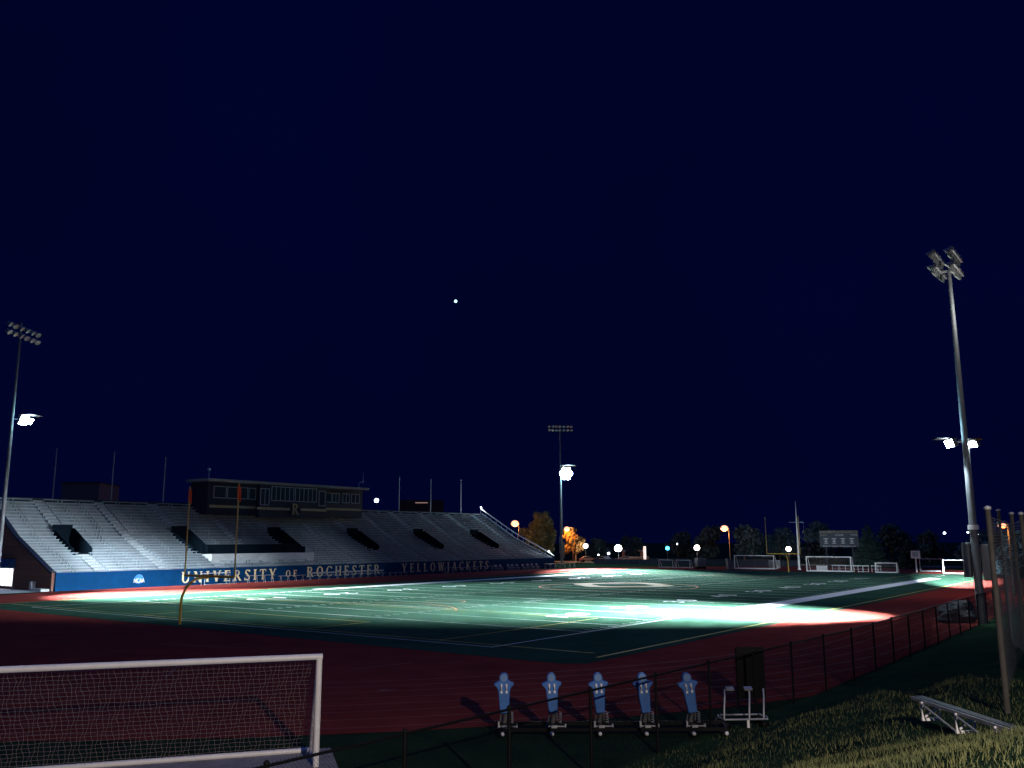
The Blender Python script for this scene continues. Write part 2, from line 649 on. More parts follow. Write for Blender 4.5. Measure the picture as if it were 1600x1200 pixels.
rest = MB()
for k, (_, i, u, v) in enumerate(runs):
    if k < 100:
        rb = MB()
        bench_run(rb, i, u, v)
        rb.build('bench', M['bench'], stand)
    else:
        bench_run(rest, i, u, v)
rest.build('bench', M['bench'], stand)['kind'] = 'stuff'
for (ac, aw, _) in aisles:
    st_, last = MB(), None
    for i in range(NR):
        z = deck_z(i)
        for a, b in row_spans(i):
            u, v = max(a, ac - aw / 2 + .03), min(b, ac + aw / 2 - .03)
            if v - u > .3:
                if last is not None and (i - last[0] > 1 or abs(u - last[1]) > .4 or abs(v - last[2]) > .4):
                    st_.build('aisle_stairs', M['stair'], stand)
                    st_ = MB()
                last = (i, u, v)
                st_.ext(u, v, i * TR + .38, i * TR + .74, z - .02, z + (.16 if i < 12 else .22))
                st_.ext(u, v, i * TR + .012, i * TR + .045, z - .25, z + .006)
    if st_.v: st_.build('aisle_stairs', M['stair'], stand)
# entry openings
zf = deck_z(PI0) - .02
for c in ports:
    pm = MB()
    a, b = c + PW0, c + PW1
    y0, y1 = PI0 * TR, PI1 * TR
    pm.ext(a - .12, b + .12, y0 - .02, y1 + .12, zf - .25, zf - .01)
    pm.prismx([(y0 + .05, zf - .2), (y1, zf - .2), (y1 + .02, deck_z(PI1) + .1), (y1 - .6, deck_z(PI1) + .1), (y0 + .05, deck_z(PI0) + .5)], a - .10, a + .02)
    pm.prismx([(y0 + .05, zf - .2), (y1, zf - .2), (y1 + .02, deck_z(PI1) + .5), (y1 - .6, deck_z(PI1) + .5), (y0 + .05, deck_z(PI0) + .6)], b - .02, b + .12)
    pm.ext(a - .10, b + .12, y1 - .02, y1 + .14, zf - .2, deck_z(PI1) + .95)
    pm.build('entry_opening', M['darkint'], stand)  # dark blue walls, with the shade of the unlit recess in the colour
# platform
pz = deck_z(PLI0) + .92
pl = MB()
pl.ext(PLX0 + .01, PLX1 - .01, PLI0 * TR + .01, PLI1 * TR - .02, deck_z(PLI0) - .8, pz)
pl.build('camera_platform', M['concretelight'], stand)
pb = MB()
pb.ext(PLX0 + .9, PLX1 - .02, PLI1 * TR - .10, PLI1 * TR + .05, pz, deck_z(PLI1) + .62)
pb.ext(PLX1 - .14, PLX1 - .02, (PLI1 - 2.3) * TR, PLI1 * TR - .12, pz, pz + .95)
pb.build('platform_back_wall', M['darkint'], stand)
# front wall with raised letters
fw = MB()
fw.ext(-.05, LEN + .05, -.26, -.01, -.2, 1.95)
fwall = fw.build('front_wall', M['wall'], stand)
cp = MB()
cp.ext(-.05, LEN + .05, -.30, .06, 1.953, 2.02)
cp.build('coping', M['wall'], fwall)

# letters -----------------------------------------------------------------
TK, TN = .19, .085


def glyph(ch):
    P = []

    def q(x0, y0, x1, y1, w): P.append([(x0 - w / 2, y0), (x0 + w / 2, y0), (x1 + w / 2, y1), (x1 - w / 2, y1)])

    def r(x0, y0, x1, y1): P.append([(x0, y0), (x1, y0), (x1, y1), (x0, y1)])

    def arc(cx, cy, ro, rh, wi, wh, a0, a1, n=14):
        for i in range(n):
            A, B = R(a0 + (a1 - a0) * i / n), R(a0 + (a1 - a0) * (i + 1) / n)
            P.append([(cx + ro * math.cos(A), cy + rh * math.sin(A)), (cx + ro * math.cos(B), cy + rh * math.sin(B)),
                      (cx + (ro - wi) * math.cos(B), cy + (rh - wh) * math.sin(B)), (cx + (ro - wi) * math.cos(A), cy + (rh - wh) * math.sin(A))])

    def sf(x, y, w=.34): r(x - w / 2, y, x + w / 2, y + .06)

    def stem(x, w=TK, y0=0, y1=1, b=True, t=True):
        q(x, y0, x, y1, w)
        if b: sf(x, y0)
        if t: sf(x, y1 - .06)
    wd_ = .8
    if ch == 'U':
        q(.18, .33, .18, 1, TK); sf(.18, .94); q(.74, .33, .74, 1, .10); sf(.74, .94, .28)
        arc(.44, .36, .355, .38, .17, .11, 180, 360); wd_ = .9
    elif ch == 'N':
        q(.16, 0, .16, 1, .09); sf(.16, 0, .28); q(.16, 1, .74, 0, .22); q(.76, 0, .76, 1, .09); sf(.76, .94, .28); sf(.1, .94, .2); wd_ = .92
    elif ch == 'I': stem(.2); wd_ = .4
    elif ch == 'V':
        q(.16, 1, .44, 0, .21); q(.76, 1, .46, 0, .10); sf(.15, .94); sf(.76, .94, .28); wd_ = .9
    elif ch in 'EF':
        stem(.17); r(.17, .92, .62, 1); r(.17, .47, .5, .545); r(.57, .78, .62, 1); r(.46, .38, .5, .64); wd_ = .7
        if ch == 'E': r(.17, 0, .66, .08); r(.60, 0, .66, .24)
    elif ch == 'R':
        stem(.17); arc(.34, .735, .34, .265, .18, .08, -90, 90); r(.17, .92, .35, 1); r(.17, .47, .35, .545); q(.40, .50, .76, 0, .21); sf(.78, 0, .2); wd_ = .86
    elif ch == 'S':
        arc(.34, .745, .27, .265, .13, .08, 25, 210); arc(.34, .26, .30, .27, .14, .08, 205 - 360 + 0, 35)
        P.append([(.075, .70), (.22, .78), (.62, .36), (.50, .24)]); r(.58, .76, .63, 1); r(.03, 0, .08, .26); wd_ = .68
    elif ch == 'T':
        stem(.38, t=False); r(.02, .92, .74, 1); r(.02, .76, .07, 1); r(.69, .76, .74, 1); wd_ = .76
    elif ch == 'Y':
        q(.15, 1, .42, .45, .20); q(.74, 1, .46, .45, .09); q(.43, 0, .43, .48, TK); sf(.43, 0); sf(.15, .94); sf(.74, .94, .26); wd_ = .88
    elif ch == 'O': arc(.45, .5, .42, .52, .18, .07, 0, 360, 28); wd_ = .9
    elif ch == 'C': arc(.45, .5, .42, .52, .18, .07, 42, 318, 22); r(.73, .72, .78, 1); r(.73, 0, .78, .22); wd_ = .84
    elif ch == 'H': stem(.17); stem(.72); r(.17, .46, .72, .54); wd_ = .9
    elif ch == 'L': stem(.17); r(.17, 0, .62, .08); r(.57, 0, .62, .28); wd_ = .66
    elif ch == 'W':
        q(.13, 1, .34, 0, .19); q(.58, 1, .37, 0, .09); q(.56, 1, .78, 0, .19); q(1.04, 1, .81, 0, .09); sf(.13, .94); sf(.57, .94); sf(1.04, .94, .26); wd_ = 1.16
    elif ch == 'J': q(.24, .05, .24, 1, TK); sf(.24, .94); arc(.06, .02, .275, .3, .16, .1, -100, 5, 8); wd_ = .44
    elif ch == 'A':
        q(.10, 0, .42, 1, .09); q(.74, 0, .44, 1, .21); r(.22, .30, .60, .37); sf(.10, 0, .28); sf(.75, 0); wd_ = .88
    elif ch == 'K': stem(.17); q(.24, .44, .70, 1, .09); q(.34, .56, .74, 0, .21); sf(.70, .94, .26); sf(.76, 0, .26); wd_ = .88
    return P, wd_


def word(txt, s0, s1, z0, h, parent, m, yf=-.26):
    gl = [glyph(c) for c in txt]
    tot = sum(w for _, w in gl)
    n = len(txt) - 1
    hs = h
    gap = (s1 - s0 - tot * hs) / max(1, n)
    if gap < .12 * h and n:
        hs = (s1 - s0 - .16 * h * n) / tot
        gap = .16 * h
    x = s0
    for (polys, w), c in zip(gl, txt):
        mb = MB()
        for k, p in enumerate(polys):
            mb.prism([(x + a * hs, z0 + b * h) for a, b in p], yf - .03 - .0015 * (k % 9), yf + .02)
        mb.build('letter', m, parent)
        x += w * hs + gap


word('UNIVERSITY', 28.5 - SX0, 43.1 - SX0, .30, 1.38, fwall, M['gold'])
word('OF', 44.75 - SX0, 46.75 - SX0, .50, .92, fwall, M['gold'])
word('ROCHESTER', 48.5 - SX0, 63.0 - SX0, .36, 1.42, fwall, M['gold'])
word('YELLOWJACKETS', 67.9 - SX0, 90.3 - SX0, .40, 1.40, fwall, M['gold'])
dsc = MB()
mt = Matrix.Rotation(R(90), 3, 'X')
dsc.lathe([(.001, 0), (.56, 0), (.56, .05), (.001, .05)], 32, c=(22.85 - SX0, -.262, 1.0), mt=mt, smooth=False)
dd = dsc.build('round_emblem', M['ltblue'], fwall)
tm = MB()
add_text(tm, 'NCAA', .72, Matrix.Translation((22.85 - SX0, -.335, .80)) @ Matrix.Rotation(R(90), 4, 'X'), depth=.012, fit=1.35)
tm.build('emblem_lettering', M['whitepaint'], fwall)

# ends and back
zt = deck_z(NR - 1)
prof = [(-.05, -.2), (NR * TR + .3, -.2), (NR * TR + .3, zt + .55), (NR * TR - .6, zt + .55), (9.5, deck_z(12.5) + .42), (.3, 1.98), (-.05, 1.98)]
ew = MB().prismx(prof, -.42, -.06).build('brick_end_wall', M['brick'], stand)
cap = MB()
tops = [(-.12, 1.984), (.3, 1.984), (9.5, deck_z(12.5) + .424), (NR * TR - .6, zt + .554), (NR * TR + .3, zt + .554)]
for a, b in zip(tops, tops[1:]):
    cap.prismx([(a[0], a[1]), (b[0], b[1]), (b[0], b[1] + .22), (a[0], a[1] + .22)], -.50, .05)
cap.build('wall_coping', M['dark'], ew)
MB().prismx(prof, LEN + .06, LEN + .4).build('concrete_end_wall', M['concrete'], stand)
MB().ext(-.05, LEN + .05, NR * TR + .02, NR * TR + .35, -.2, zt + .56).build('back_wall', M['dark'], stand)
rl = MB()
rp_ = [(LEN + .23, -.1, 2.35), (LEN + .23, .6, 2.75), (LEN + .23, 9.5, deck_z(12.5) + 1.35), (LEN + .23, NR * TR - .2, zt + 1.55)]
rl.path(rp_, .10, 10)
for k in range(14):
    y = .6 + k * 1.4
    z0 = deck_z(max(0, y / TR)) + .38
    rl.path([(LEN + .23, y, z0), (LEN + .23, y, z0 + .85)], .035, 6)
rl.build('end_railing', M['whitepaint'], stand)
for (y_, z_, pw) in ((NR * TR - .3, zt + 1.9, 260), (1.2, 3.25, 120)):  # glowing balls and point lights added to brighten the end railing
    bl_ = MB().sphere((LEN + .23, y_, z_), .16, 10).build('rail_fill', M['smallwhite'], stand)
    plamp('bulb', stand, (LEN + .1, y_ - .5, z_ + .15), pw, (.9, .95, 1), .1)
# ticket window in the brick end (faces the near end)
tw_ = MB()
ty0, ty1 = 9.0, 12.9
tw_.ext(-.50, -.421, ty0 - .12, ty1 + .12, .26, .36)
tw_.ext(-.50, -.421, ty0 - .12, ty1 + .12, 2.36, 2.46)
for k in range(5):
    y = ty0 + (ty1 - ty0) * k / 4
    tw_.ext(-.49, -.421, y - .05, y + .05, .361, 2.359)
twin = tw_.build('ticket_window', M['frame'], stand)
for k in range(4):
    a, b = ty0 + (ty1 - ty0) * k / 4 + .06, ty0 + (ty1 - ty0) * (k + 1) / 4 - .06
    MB().ext(-.46, -.43, a, b, .365, 2.355).build('lit_pane', M['litpane'], twin)
MB().prism([(-.43, 2.50), (-.43, 3.42), (-.62, 3.42), (-1.5, 2.55), (-1.5, 2.50)], ty0 - .3, ty1 + .3).build('awning', M['awning'], stand)
MB().ext(-1.4, -.43, .1, 2.6, .0, .30).build('plinth', M['concretelight'], stand)

ub = thing('utility_cabinet', 'small grey cabinet standing against the brick end wall', 'cabinet', W(12.2, -50.9), PHI)
MB().ext(-.22, .22, -.3, .3, .05, .95).build('body', M['concretelight'], ub, .02)
MB().prismx([(-.34, .95), (.34, .95), (.25, 1.05), (-.25, 1.05)], -.26, .26).build('lid', M['concrete'], ub)
ub2 = thing('bollard', 'short post in front of the brick wall beside the lit window', 'bollard', W(11.6, -54.3), PHI)
MB().path([(0, 0, 0), (0, 0, .75)], .07, 10).build('post', M['concrete'], ub2)
MB().sphere((0, 0, .76), .075, 8).build('cap', M['concrete'], ub2)

# ------------------------------------------------------------------ press box
pbx = thing('press_box', 'dark press box with a row of windows on top of the grandstand', 'press box', W(41.6, -62.0, 0), PHI)
z0, z1 = 10.3, 14.25


def sx(s): return s - 41.6


body = MB()
body.ext(sx(41.6), sx(73.0), .0, 4.3, 9.45, z1)
body.ext(sx(50.3), sx(63.9), -.8, -.002, 9.15, z1 - .003)
wallb = body.build('wall', M['dark'], pbx)
rf = MB()
rf.ext(sx(40.9), sx(73.7), -.95, 4.7, z1 + .01, z1 + .42)
rf.build('roof', M['roof'], pbx, .03)
bd = MB()
bd.ext(sx(42.0), sx(50.2), -.09, -.003, 10.42, 10.80)
bd.ext(sx(49.9), sx(56.3), -.89, -.803, 10.30, 10.68)
bd.ext(sx(58.5), sx(64.0), -.89, -.803, 10.30, 10.68)
bd.ext(sx(64.1), sx(72.6), -.09, -.003, 10.62, 10.98)
bd.build('gold_band', M['band'], pbx)


def window(s0, s1, za, zb, y, nm=1, name='window'):
    w = .075
    mb = MB()
    mb.ext(sx(s0), sx(s1), y - .06, y - .004, za, za + w)
    mb.ext(sx(s0), sx(s1), y - .06, y - .004, zb - w, zb)
    for k in range(nm + 1):
        x = sx(s0) + (sx(s1) - sx(s0)) * k / nm
        x = min(max(x, sx(s0) + w / 2), sx(s1) - w / 2)
        mb.ext(x - w / 2, x + w / 2, y - .058, y - .003, za + w + .001, zb - w - .001)
    f = mb.build(name, M['frame'], pbx)
    MB().ext(sx(s0) + w, sx(s1) - w, y - .03, y - .006, za + w, zb - w).build('pane', M['glass'], f)
    return f


for (a, b) in ((42.6, 44.8), (45.0, 46.9), (47.2, 48.7), (48.9, 50.2)):
    window(a, b, 11.85, 13.62, 0)
window(50.5, 52.2, 11.0, 13.6, -.8, 2, 'door')
window(52.6, 57.05, 11.75, 14.0, -.8, 5)
window(57.3, 61.8, 11.75, 14.0, -.8, 5)
window(62.3, 63.7, 11.2, 13.7, -.8, 1, 'door')
for (a, b, n) in ((64.5, 65.85, 1), (66.0, 67.5, 2), (68.3, 69.9, 2), (70.3, 72.3, 2)):
    window(a, b, 11.9, 13.5, 0, n)
rm = MB()
P_, w_ = glyph('R')
for k, p in enumerate(P_):
    rm.prism([(sx(56.75) + a * 1.55, 9.65 + b * 1.75) for a, b in p], -.95 - .0015 * (k % 9), -.80)
rm.build('letter', M['band'], pbx)
an = MB()
an.path([(sx(43.0), 2.0, z1 + .4), (sx(43.0), 2.0, z1 + 1.7)], .05, 6)
an.sphere((sx(43.0), 2.0, z1 + 1.95), .26, 8)
an.build('antenna', M['frame'], pbx)
an = MB()
an.path([(sx(72.6), .6, z1 + .4), (sx(72.6), .6, z1 + 1.3), (sx(73.8), .6, z1 + 1.7)], .05, 6)
an.path([(sx(73.6), .6, z1 + 1.2), (sx(73.6), .6, z1 + 3.2)], .035, 6)
an.build('antenna', M['frame'], pbx)
bs = MB()
for k in range(6):
    x = 1.0 + k * 5.8
    bs.ext(x, x + .4, 3.4, 4.0, 8.5, 9.44)
bs.build('support_post', M['dark'], pbx)


# ------------------------------------------------------------------ football goalposts
def goalpost(label, s, flip, ribbons):
    o = thing('football_goalpost', label, 'goalpost', W(s, 0), PHE + (math.pi if flip else 0), 'yellow football goalposts at the two field ends')
    # local y points into the field, base 2 m behind
    pts = [(0, -2.0, 0), (0, -2.0, 1.35)]
    for k in range(1, 9):
        a = R(90 * k / 8)
        pts.append((0, -2.0 + 1.5 * (1 - math.cos(a)), 1.35 + 1.62 * math.sin(a)))
    pts.append((0, 0, 2.99))
    MB().path(pts, .085, 10).build('gooseneck', M['poleyel'], o)
    MB().path([(-2.82, 0, 3.05), (2.82, 0, 3.05)], .075, 10).build('crossbar', M['poleyel'], o)
    for sg in (-1, 1):
        u = MB().path([(2.82 * sg, 0, 3.0), (2.82 * sg, 0, 9.2)], .05, 8).build('upright', mat('upright_paint', (.46, .29, .07), .5), o)
        if ribbons:
            rb = MB()
            rb.path([(2.82 * sg, 0, 8.15), (2.82 * sg, 0, 9.02)], .085, 8)
            rb.prism([(2.82 * sg + .06, 8.1), (2.82 * sg + .26, 7.95), (2.82 * sg + .23, 8.9), (2.82 * sg + .04, 9.0)], -.02, .02)
            rb.build('ribbon', M['ribbon'], u)
    return o


goalpost('yellow gooseneck goalpost with orange ribbons in front of the grandstand', 0, False, True)
goalpost('small far yellow goalpost beside the tall white flagpole', FL, True, False)


# ------------------------------------------------------------------ floodlight poles
def flood_top(o, z, arms, n, rows, span, tilt_y=-1, m='reflector', gap=.85, rot=0.0, shift=(0, 0)):
    """unlit bank of sports lights"""
    rm_ = Matrix.Rotation(rot, 3, 'Z')
    sh_ = Vector((shift[0], shift[1], 0))
    for (ay) in arms:
        for r_ in range(rows):
            zz = z + r_ * gap
            MB().bar(rm_ @ Vector((-span / 2 - .2, ay, zz)) + sh_, rm_ @ Vector((span / 2 + .2, ay, zz)) + sh_, .1).build('crossarm', M['galv'], o)
            for i in range(n):
                x = -span / 2 + span * i / max(1, n - 1)
                d = rm_ @ Vector((random.uniform(-.35, .35), tilt_y * .8, -.75)).normalized()
                mt = d.to_track_quat('Z', 'Y').to_matrix()
                c_ = rm_ @ Vector((x, ay + tilt_y * .22, zz + .05)) + sh_
                hb = MB()
                hb.lathe([(.02, -.34), (.13, -.30), (.16, -.10), (.20, -.02), (.34, .18), (.35, .22)], 12, c=c_, mt=mt)
                h = hb.build('floodlight', M['housing'], o)
                rb = MB()
                rb.lathe([(.02, .08), (.20, .10), (.325, .205)], 12, c=c_, mt=mt)
                rb.build('reflector', M[m], h)


def led_head(o, c, w, h, aim, m, th=.3):
    """one lit flood lamp: housing with an emissive lens, pointing from c to aim"""
    c = Vector(c)
    d = (Vector(aim) - c).normalized()
    mt = d.to_track_quat('Z', 'Y').to_matrix()

    def tb(x0, x1, y0, y1, za, zb, name, m_, par):
        vs_ = [c + mt @ Vector((x, y, z)) for x in (x0, x1) for y in (y0, y1) for z in (za, zb)]
        return MB().add(vs_, [(0, 1, 3, 2), (4, 6, 7, 5), (0, 4, 5, 1), (2, 3, 7, 6), (0, 2, 6, 4), (1, 5, 7, 3)]).build(name, m_, par)
    hd = tb(-w / 2, w / 2, -h / 2, h / 2, -th, -.02, 'lamp_head', M['housing'], o)
    tb(-w / 2 + .04, w / 2 - .04, -h / 2 + .04, h / 2 - .04, -.019, .02, 'lens', M[m], hd)
    return hd


def loc(o, s, t, z):
    """stadium coordinates -> local coordinates of a thing with rotation PHI"""
    v = W(s, t, z) - o.location
    c, s_ = math.cos(-o.rotation_euler.z), math.sin(-o.rotation_euler.z)
    return Vector((v.x * c - v.y * s_, v.x * s_ + v.y * c, v.z))


def light_blocker(o, c, aim, w, d):
    """added disc above a lit lamp that blocks its upward light"""
    c = Vector(c)
    v = Vector(aim) - c
    a = math.atan2(v.y, v.x)
    f = Vector((math.cos(a), math.sin(a), 0))
    r_ = max(w, d) * .5 + .2
    MB().lathe([(.001, .03), (r_ * .7, .03), (r_, -.01), (r_, -.03), (r_ * .7, 0), (.001, 0)], 20, c=c + f * .25 + Vector((0, 0, .36))).build('light_blocker', M['black'], o)  # disc added only to stop light going upward


def aimed(o, c, w, beams):
    """spot beams of one lamp head under its added light-blocking disc: aim given on the field in (s, t)"""
    c = Vector(c)
    light_blocker(o, c, loc(o, *beams[0][1], 0), w, 1.1)
    for nm_, (s_, t_), power, ang_ in beams:
        a = loc(o, s_, t_, 0)
        h = Vector((a.x - c.x, a.y - c.y, 0)).normalized()
        lamp(nm_, o, c + h * .45 + Vector((0, 0, .325)), a, power, LEDC, ang_, 1.0, .02)


LEDC = (.80, .93, 1.0)
# middle pole, far left corner of the field
PM = W(127.06, -55.83)
pm_ = thing('floodlight_pole', 'tall steel floodlight pole past the far end of the grandstand', 'floodlight pole', PM, PHI, 'floodlight poles round the field')
MB().path([(0, 0, 0), (0, 0, 12), (0, 0, 31)], [.34, .26, .12], 12).build('pole', M['polesteel'], pm_)
flood_top(pm_, 29.8, (-.12,), 7, 2, 5.0, rot=R(-48))
MB().ext(-.55, -.36, -.4, .25, 2.6, 6.2).build('junction_box', M['housing'], pm_, .03)
MB().ext(.36, .62, -.4, .25, 1.6, 5.0).build('junction_box', M['housing'], pm_, .03)
MB().bar((0, -.2, 20.2), (.9, -.8, 20.2), .09).build('lamp_arm', M['galv'], pm_)


c = Vector((.75, -1.0, 20.1))
d_ = (loc(pm_, 70, 10, 4) - c).normalized()
mt_ = d_.to_track_quat('Z', 'Y').to_matrix()
for k in range(7):  # extra heads ringed round one lamp imitate its glare
    a = R(60 * k)
    q_ = c + (mt_ @ Vector((1.0 * math.cos(a), 1.0 * math.sin(a), 0)) if k < 6 else Vector((0, 0, 0)))
    hd_ = MB().lathe([(.001, -.35), (.28, -.33), (.50, -.03), (.52, .0)], 18, c=q_, mt=mt_).build('lamp_head', M['housing'], pm_)
    MB().lathe([(.001, .05), (.3, .035), (.49, -.01)], 18, c=q_, mt=mt_).build('lens', M['ledbig'], hd_)
plamp('spill_fill', pm_, c + Vector((-.2, -1.2, .3)), 9000, (.45, .85, 1), .5)  # point lamp added to light the unlit bank and pole
aimed(pm_, c + Vector((0, -.5, 1.35)), 3.2, (('spot', (100, -27), 2600000, 36), ('spot', (84, -10), 200000, 36)))

# left pole, near left corner of the stand
PL = W(6.5, -46.6)
pl_ = thing('floodlight_pole', 'tall steel floodlight pole at the left edge by the brick wall', 'floodlight pole', PL, PHI, 'floodlight poles round the field')
MB().path([(0, 0, 0), (0, 0, 12), (0, 0, 29.2)], [.24, .2, .10], 12).build('pole', M['polesteel'], pl_)
flood_top(pl_, 27.6, (-.12,), 6, 2, 5.2, rot=R(34))
MB().bar((0, -.12, 18.5), (1.2, -.6, 18.5), .08).build('lamp_arm', M['galv'], pl_)
for (dx, dy) in ((1.0, -.5), (1.75, -.2)):
    c = Vector((dx, dy, 18.4))
    led_head(pl_, c, 1.0 if dx < 1.5 else .8, 1.0 if dx < 1.5 else .7, loc(pl_, 18, -8, 0) if dx < 1.5 else loc(pl_, 20, -20, 3), 'led')
plamp('spill_fill', pl_, (1.2, -1.4, 18.9), 1200, (.45, .85, 1), .4)  # added point lamp, lifts the pole above the lit heads
aimed(pl_, Vector((1.3, -.8, 18.6)), 2.0, (('spot', (16, -31.5), 800000, 55), ('spot', (38, -14), 400000, 46), ('spot', (58, -4), 330000, 30), ('spot', (28, -48.5), 125000, 54)))

# right pole, near side line
PR = W(28.55, 42.21)
pr_ = thing('floodlight_pole', 'nearest tall floodlight pole with two lit lamps beside the track', 'floodlight pole', PR, PHI, 'floodlight poles round the field')
MB().path([(0, 0, 0), (0, 0, 9), (0, 0, 23.6)], [.28, .225, .12], 14).build('pole', M['polesteel'], pr_)
flood_top(pr_, 23.6, (.55, -.55), 5, 2, 3.0, tilt_y=1, gap=1.0, shift=(.05, -.05))
MB().bar((0, -.7, 23.62), (0, .7, 23.62), .14).build('bank_bracket', M['galv'], pr_)
MB().bar((-.1, 1.0, 11.75), (.1, -.6, 11.75), .1).build('lamp_arm', M['galv'], pr_)
hA = Vector((-.75, .85, 11.6))
hB = Vector((.35, -.30, 11.6))
led_head(pr_, hA, 1.05, .55, loc(pr_, 5, 10, 0), 'led')
led_head(pr_, hB, .85, .50, loc(pr_, 8, 28, 2), 'led')
aimed(pr_, hA, 1.0, (('spot', (26.5, 27.5), 700000, 48), ('spot', (25, 22), 400000, 68), ('spot', (28.5, 29.0), 480000, 56), ('spot', (20, 7), 560000, 46), ('spot', (22, -46.5), 60000, 12), ('spot', (38, -46.5), 60000, 12), ('spot', (55, -46.5), 50000, 12)))
plamp('spill_fill', pr_, (-.2, 1.9, 12.6), 500, (.45, .85, 1), .3)  # added fill for the pole above the lit heads
plamp('spill_fill', pr_, (-1.4, -1.6, 20.6), 420, (1, .95, .85), .2)  # added fill below the unlit bank, no lamp hangs here
lamp('spot', pr_, hA + Vector((.1, .2, -.5)), Vector((.05, 0, 7)), 2600, LEDC, 60, 1.0, .15)
aimed(pr_, hB, .8, (('spot', (92, 29.5), 11000000, 10), ('spot', (116, 5), 210000, 17)))
bx = MB().ext(-.42, .18, .30, .75, 2.9, 5.1).build('control_cabinet', M['housing'], pr_, .03)
MB().ext(-.20, .42, -.85, -.34, 2.7, 5.0).build('control_cabinet', M['housing'], pr_, .03)
MB().path([(0, 0, 5.95), (0, 0, 6.25)], .34, 12).build('strap_collar', M['whitepaint'], pr_)


# ------------------------------------------------------------------ soccer goals
def soccer_goal(label, loc_, rz, w, h, d, r, cell, wire, front_bar, frame='whitepaint', netm='net', group=None, topd=None):
    """opening faces local -y; x across"""
    o = thing('soccer_goal', label, 'soccer goal', loc_, rz, group)
    topd = d * .35 if topd is None else topd
    for sg in (-1, 1):
        MB().path([(sg * w / 2, 0, 0), (sg * w / 2, 0, h)], r, 10).build('post', M[frame], o)
        MB().path([(sg * w / 2, 0, h), (sg * w / 2, topd, h - .02), (sg * w / 2, d, .06)], r * .55, 8).build('stay', M[frame], o)
        MB().path([(sg * w / 2, 0, .05), (sg * w / 2, d, .05)], r * .7, 8).build('side_bar', M[frame], o)
    MB().path([(-w / 2 - r, 0, h), (w / 2 + r, 0, h)], r, 10).build('crossbar', M[frame], o)
    MB().path([(-w / 2, d, .06), (w / 2, d, .06)], r * .9, 8).build('ground_bar', M[frame], o)
    if front_bar:
        MB().path([(-w / 2, 0, .05), (w / 2, 0, .05)], r * .9, 8).build('front_bar', M[frame], o)
    if cell:
        n = MB()
        prof_ = [(0, h - .03), (topd, h - .05), (d - .02, .08)]
        # down-running cords follow the profile with a little sag
        L1 = topd
        L2 = math.hypot(d - topd, h)

        def pr(u):
            if u <= L1: return (u, h - .04 - .03 * math.sin(math.pi * u / max(L1, .01)))
            q = (u - L1) / L2
            return (topd + (d - topd) * q + .10 * math.sin(math.pi * q), h - .05 - (h - .12) * q)
        T = L1 + L2
        nx = int(w / cell)
        nu = int(T / cell)
        us = [T * i / nu for i in range(nu + 1)]

        def wob(i, j): return .028 * math.sin(i * 1.7 + j * .9) + .03 * math.sin(i * .23 + .31 * j) + .012 * math.sin(i * .37 + 2.1 * j)
        for i in range(nx + 1):
            x = -w / 2 + w * i / nx
            for a, b in zip(range(nu), range(1, nu + 1)):
                p, q = pr(us[a]), pr(us[b])
                n.path([(x + wob(i, a), p[0] + wob(a, i), p[1]), (x + wob(i, b), q[0] + wob(b, i), q[1])], wire, 3, False)
        for j in range(1, nu):
            p = pr(us[j])
            st = 1
            for i in range(0, nx, st):
                n.path([(-w / 2 + w * i / nx + wob(i, j), p[0] + wob(j, i), p[1]), (-w / 2 + w * (i + st) / nx + wob(i + st, j), p[0] + wob(j, i + st), p[1])], wire, 3, False)
        # side nets
        for sg in (-1, 1):
            nz = int(h / cell)
            for k in range(1, nz):
                z = h * k / nz
                y = topd + (d - topd) * (1 - z / h)
                n.path([(sg * w / 2, .02, z), (sg * w / 2, y, z - .02)], wire, 3, False)
            ny = max(2, int(d / cell))
            for k in range(1, ny):
                y = d * k / ny
                zt_ = h if y < topd else h * (1 - (y - topd) / (d - topd))
                n.path([(sg * w / 2, y, .05), (sg * w / 2, y, zt_)], wire, 3, False)
        n.build('goal_net', M[netm], o)
    return o


# near goal, cut by the left edge of the picture
xr, yr = -4.73, 22.25
ang = math.atan2(2.09, 6.74)
wg = 7.32
soccer_goal('large white soccer goal with loose net in the near left corner', Vector((xr - math.cos(ang) * wg / 2, yr - math.sin(ang) * wg / 2, .02)), ang,
            wg, 2.54, 1.55, .075, .115, .0042, False, topd=.35)
# far goals
GF = 'white soccer goals beyond the far end of the field'
soccer_goal('wide white soccer goal left of the far yellow goalpost', W(124.4, -11.0, .02), PHE, 7.6, 2.44, 1.9, .075, .22, .008, True, group=GF)
soccer_goal('wide white soccer goal right of the tall flagpole', W(117.4, 4.9, .02), PHE, 7.4, 2.44, 1.9, .08, .22, .008, True, group=GF)
soccer_goal('leftmost of the two small white goals near the floodlight pole', W(123.2, -28.6, .02), PHE - .05, 3.1, 1.5, 1.1, .06, 0, .006, False, group=GF)
soccer_goal('small white goal just left of the far wide goals, beside its twin', W(122.6, -24.6, .02), PHE - .05, 3.0, 1.5, 1.1, .06, 0, .006, False, group=GF)
soccer_goal('small white goal beside the heap of white hurdles', W(116.5, 14.4, .02), PHE, 3.3, 1.55, 1.1, .075, .2, .008, True, group=GF)


def at(x, y, Y):
    """pixel of the photograph (1600 wide) at forward distance Y -> point"""
    u, v = x - 800, 600 - y
    c_, s_ = math.cos(CAM_R), math.sin(CAM_R)
    xc, yc = (u * c_ + v * s_) / CAM_F, (-u * s_ + v * c_) / CAM_F
    d = Vector((xc, math.cos(CAM_P) - yc * math.sin(CAM_P), math.sin(CAM_P) + yc * math.cos(CAM_P)))
    return Vector((0, 0, CAM_H)) + d * (Y / d.y)


def base(x, Y):
    p = at(x, 845, Y)
    return Vector((p.x, p.y, 0))


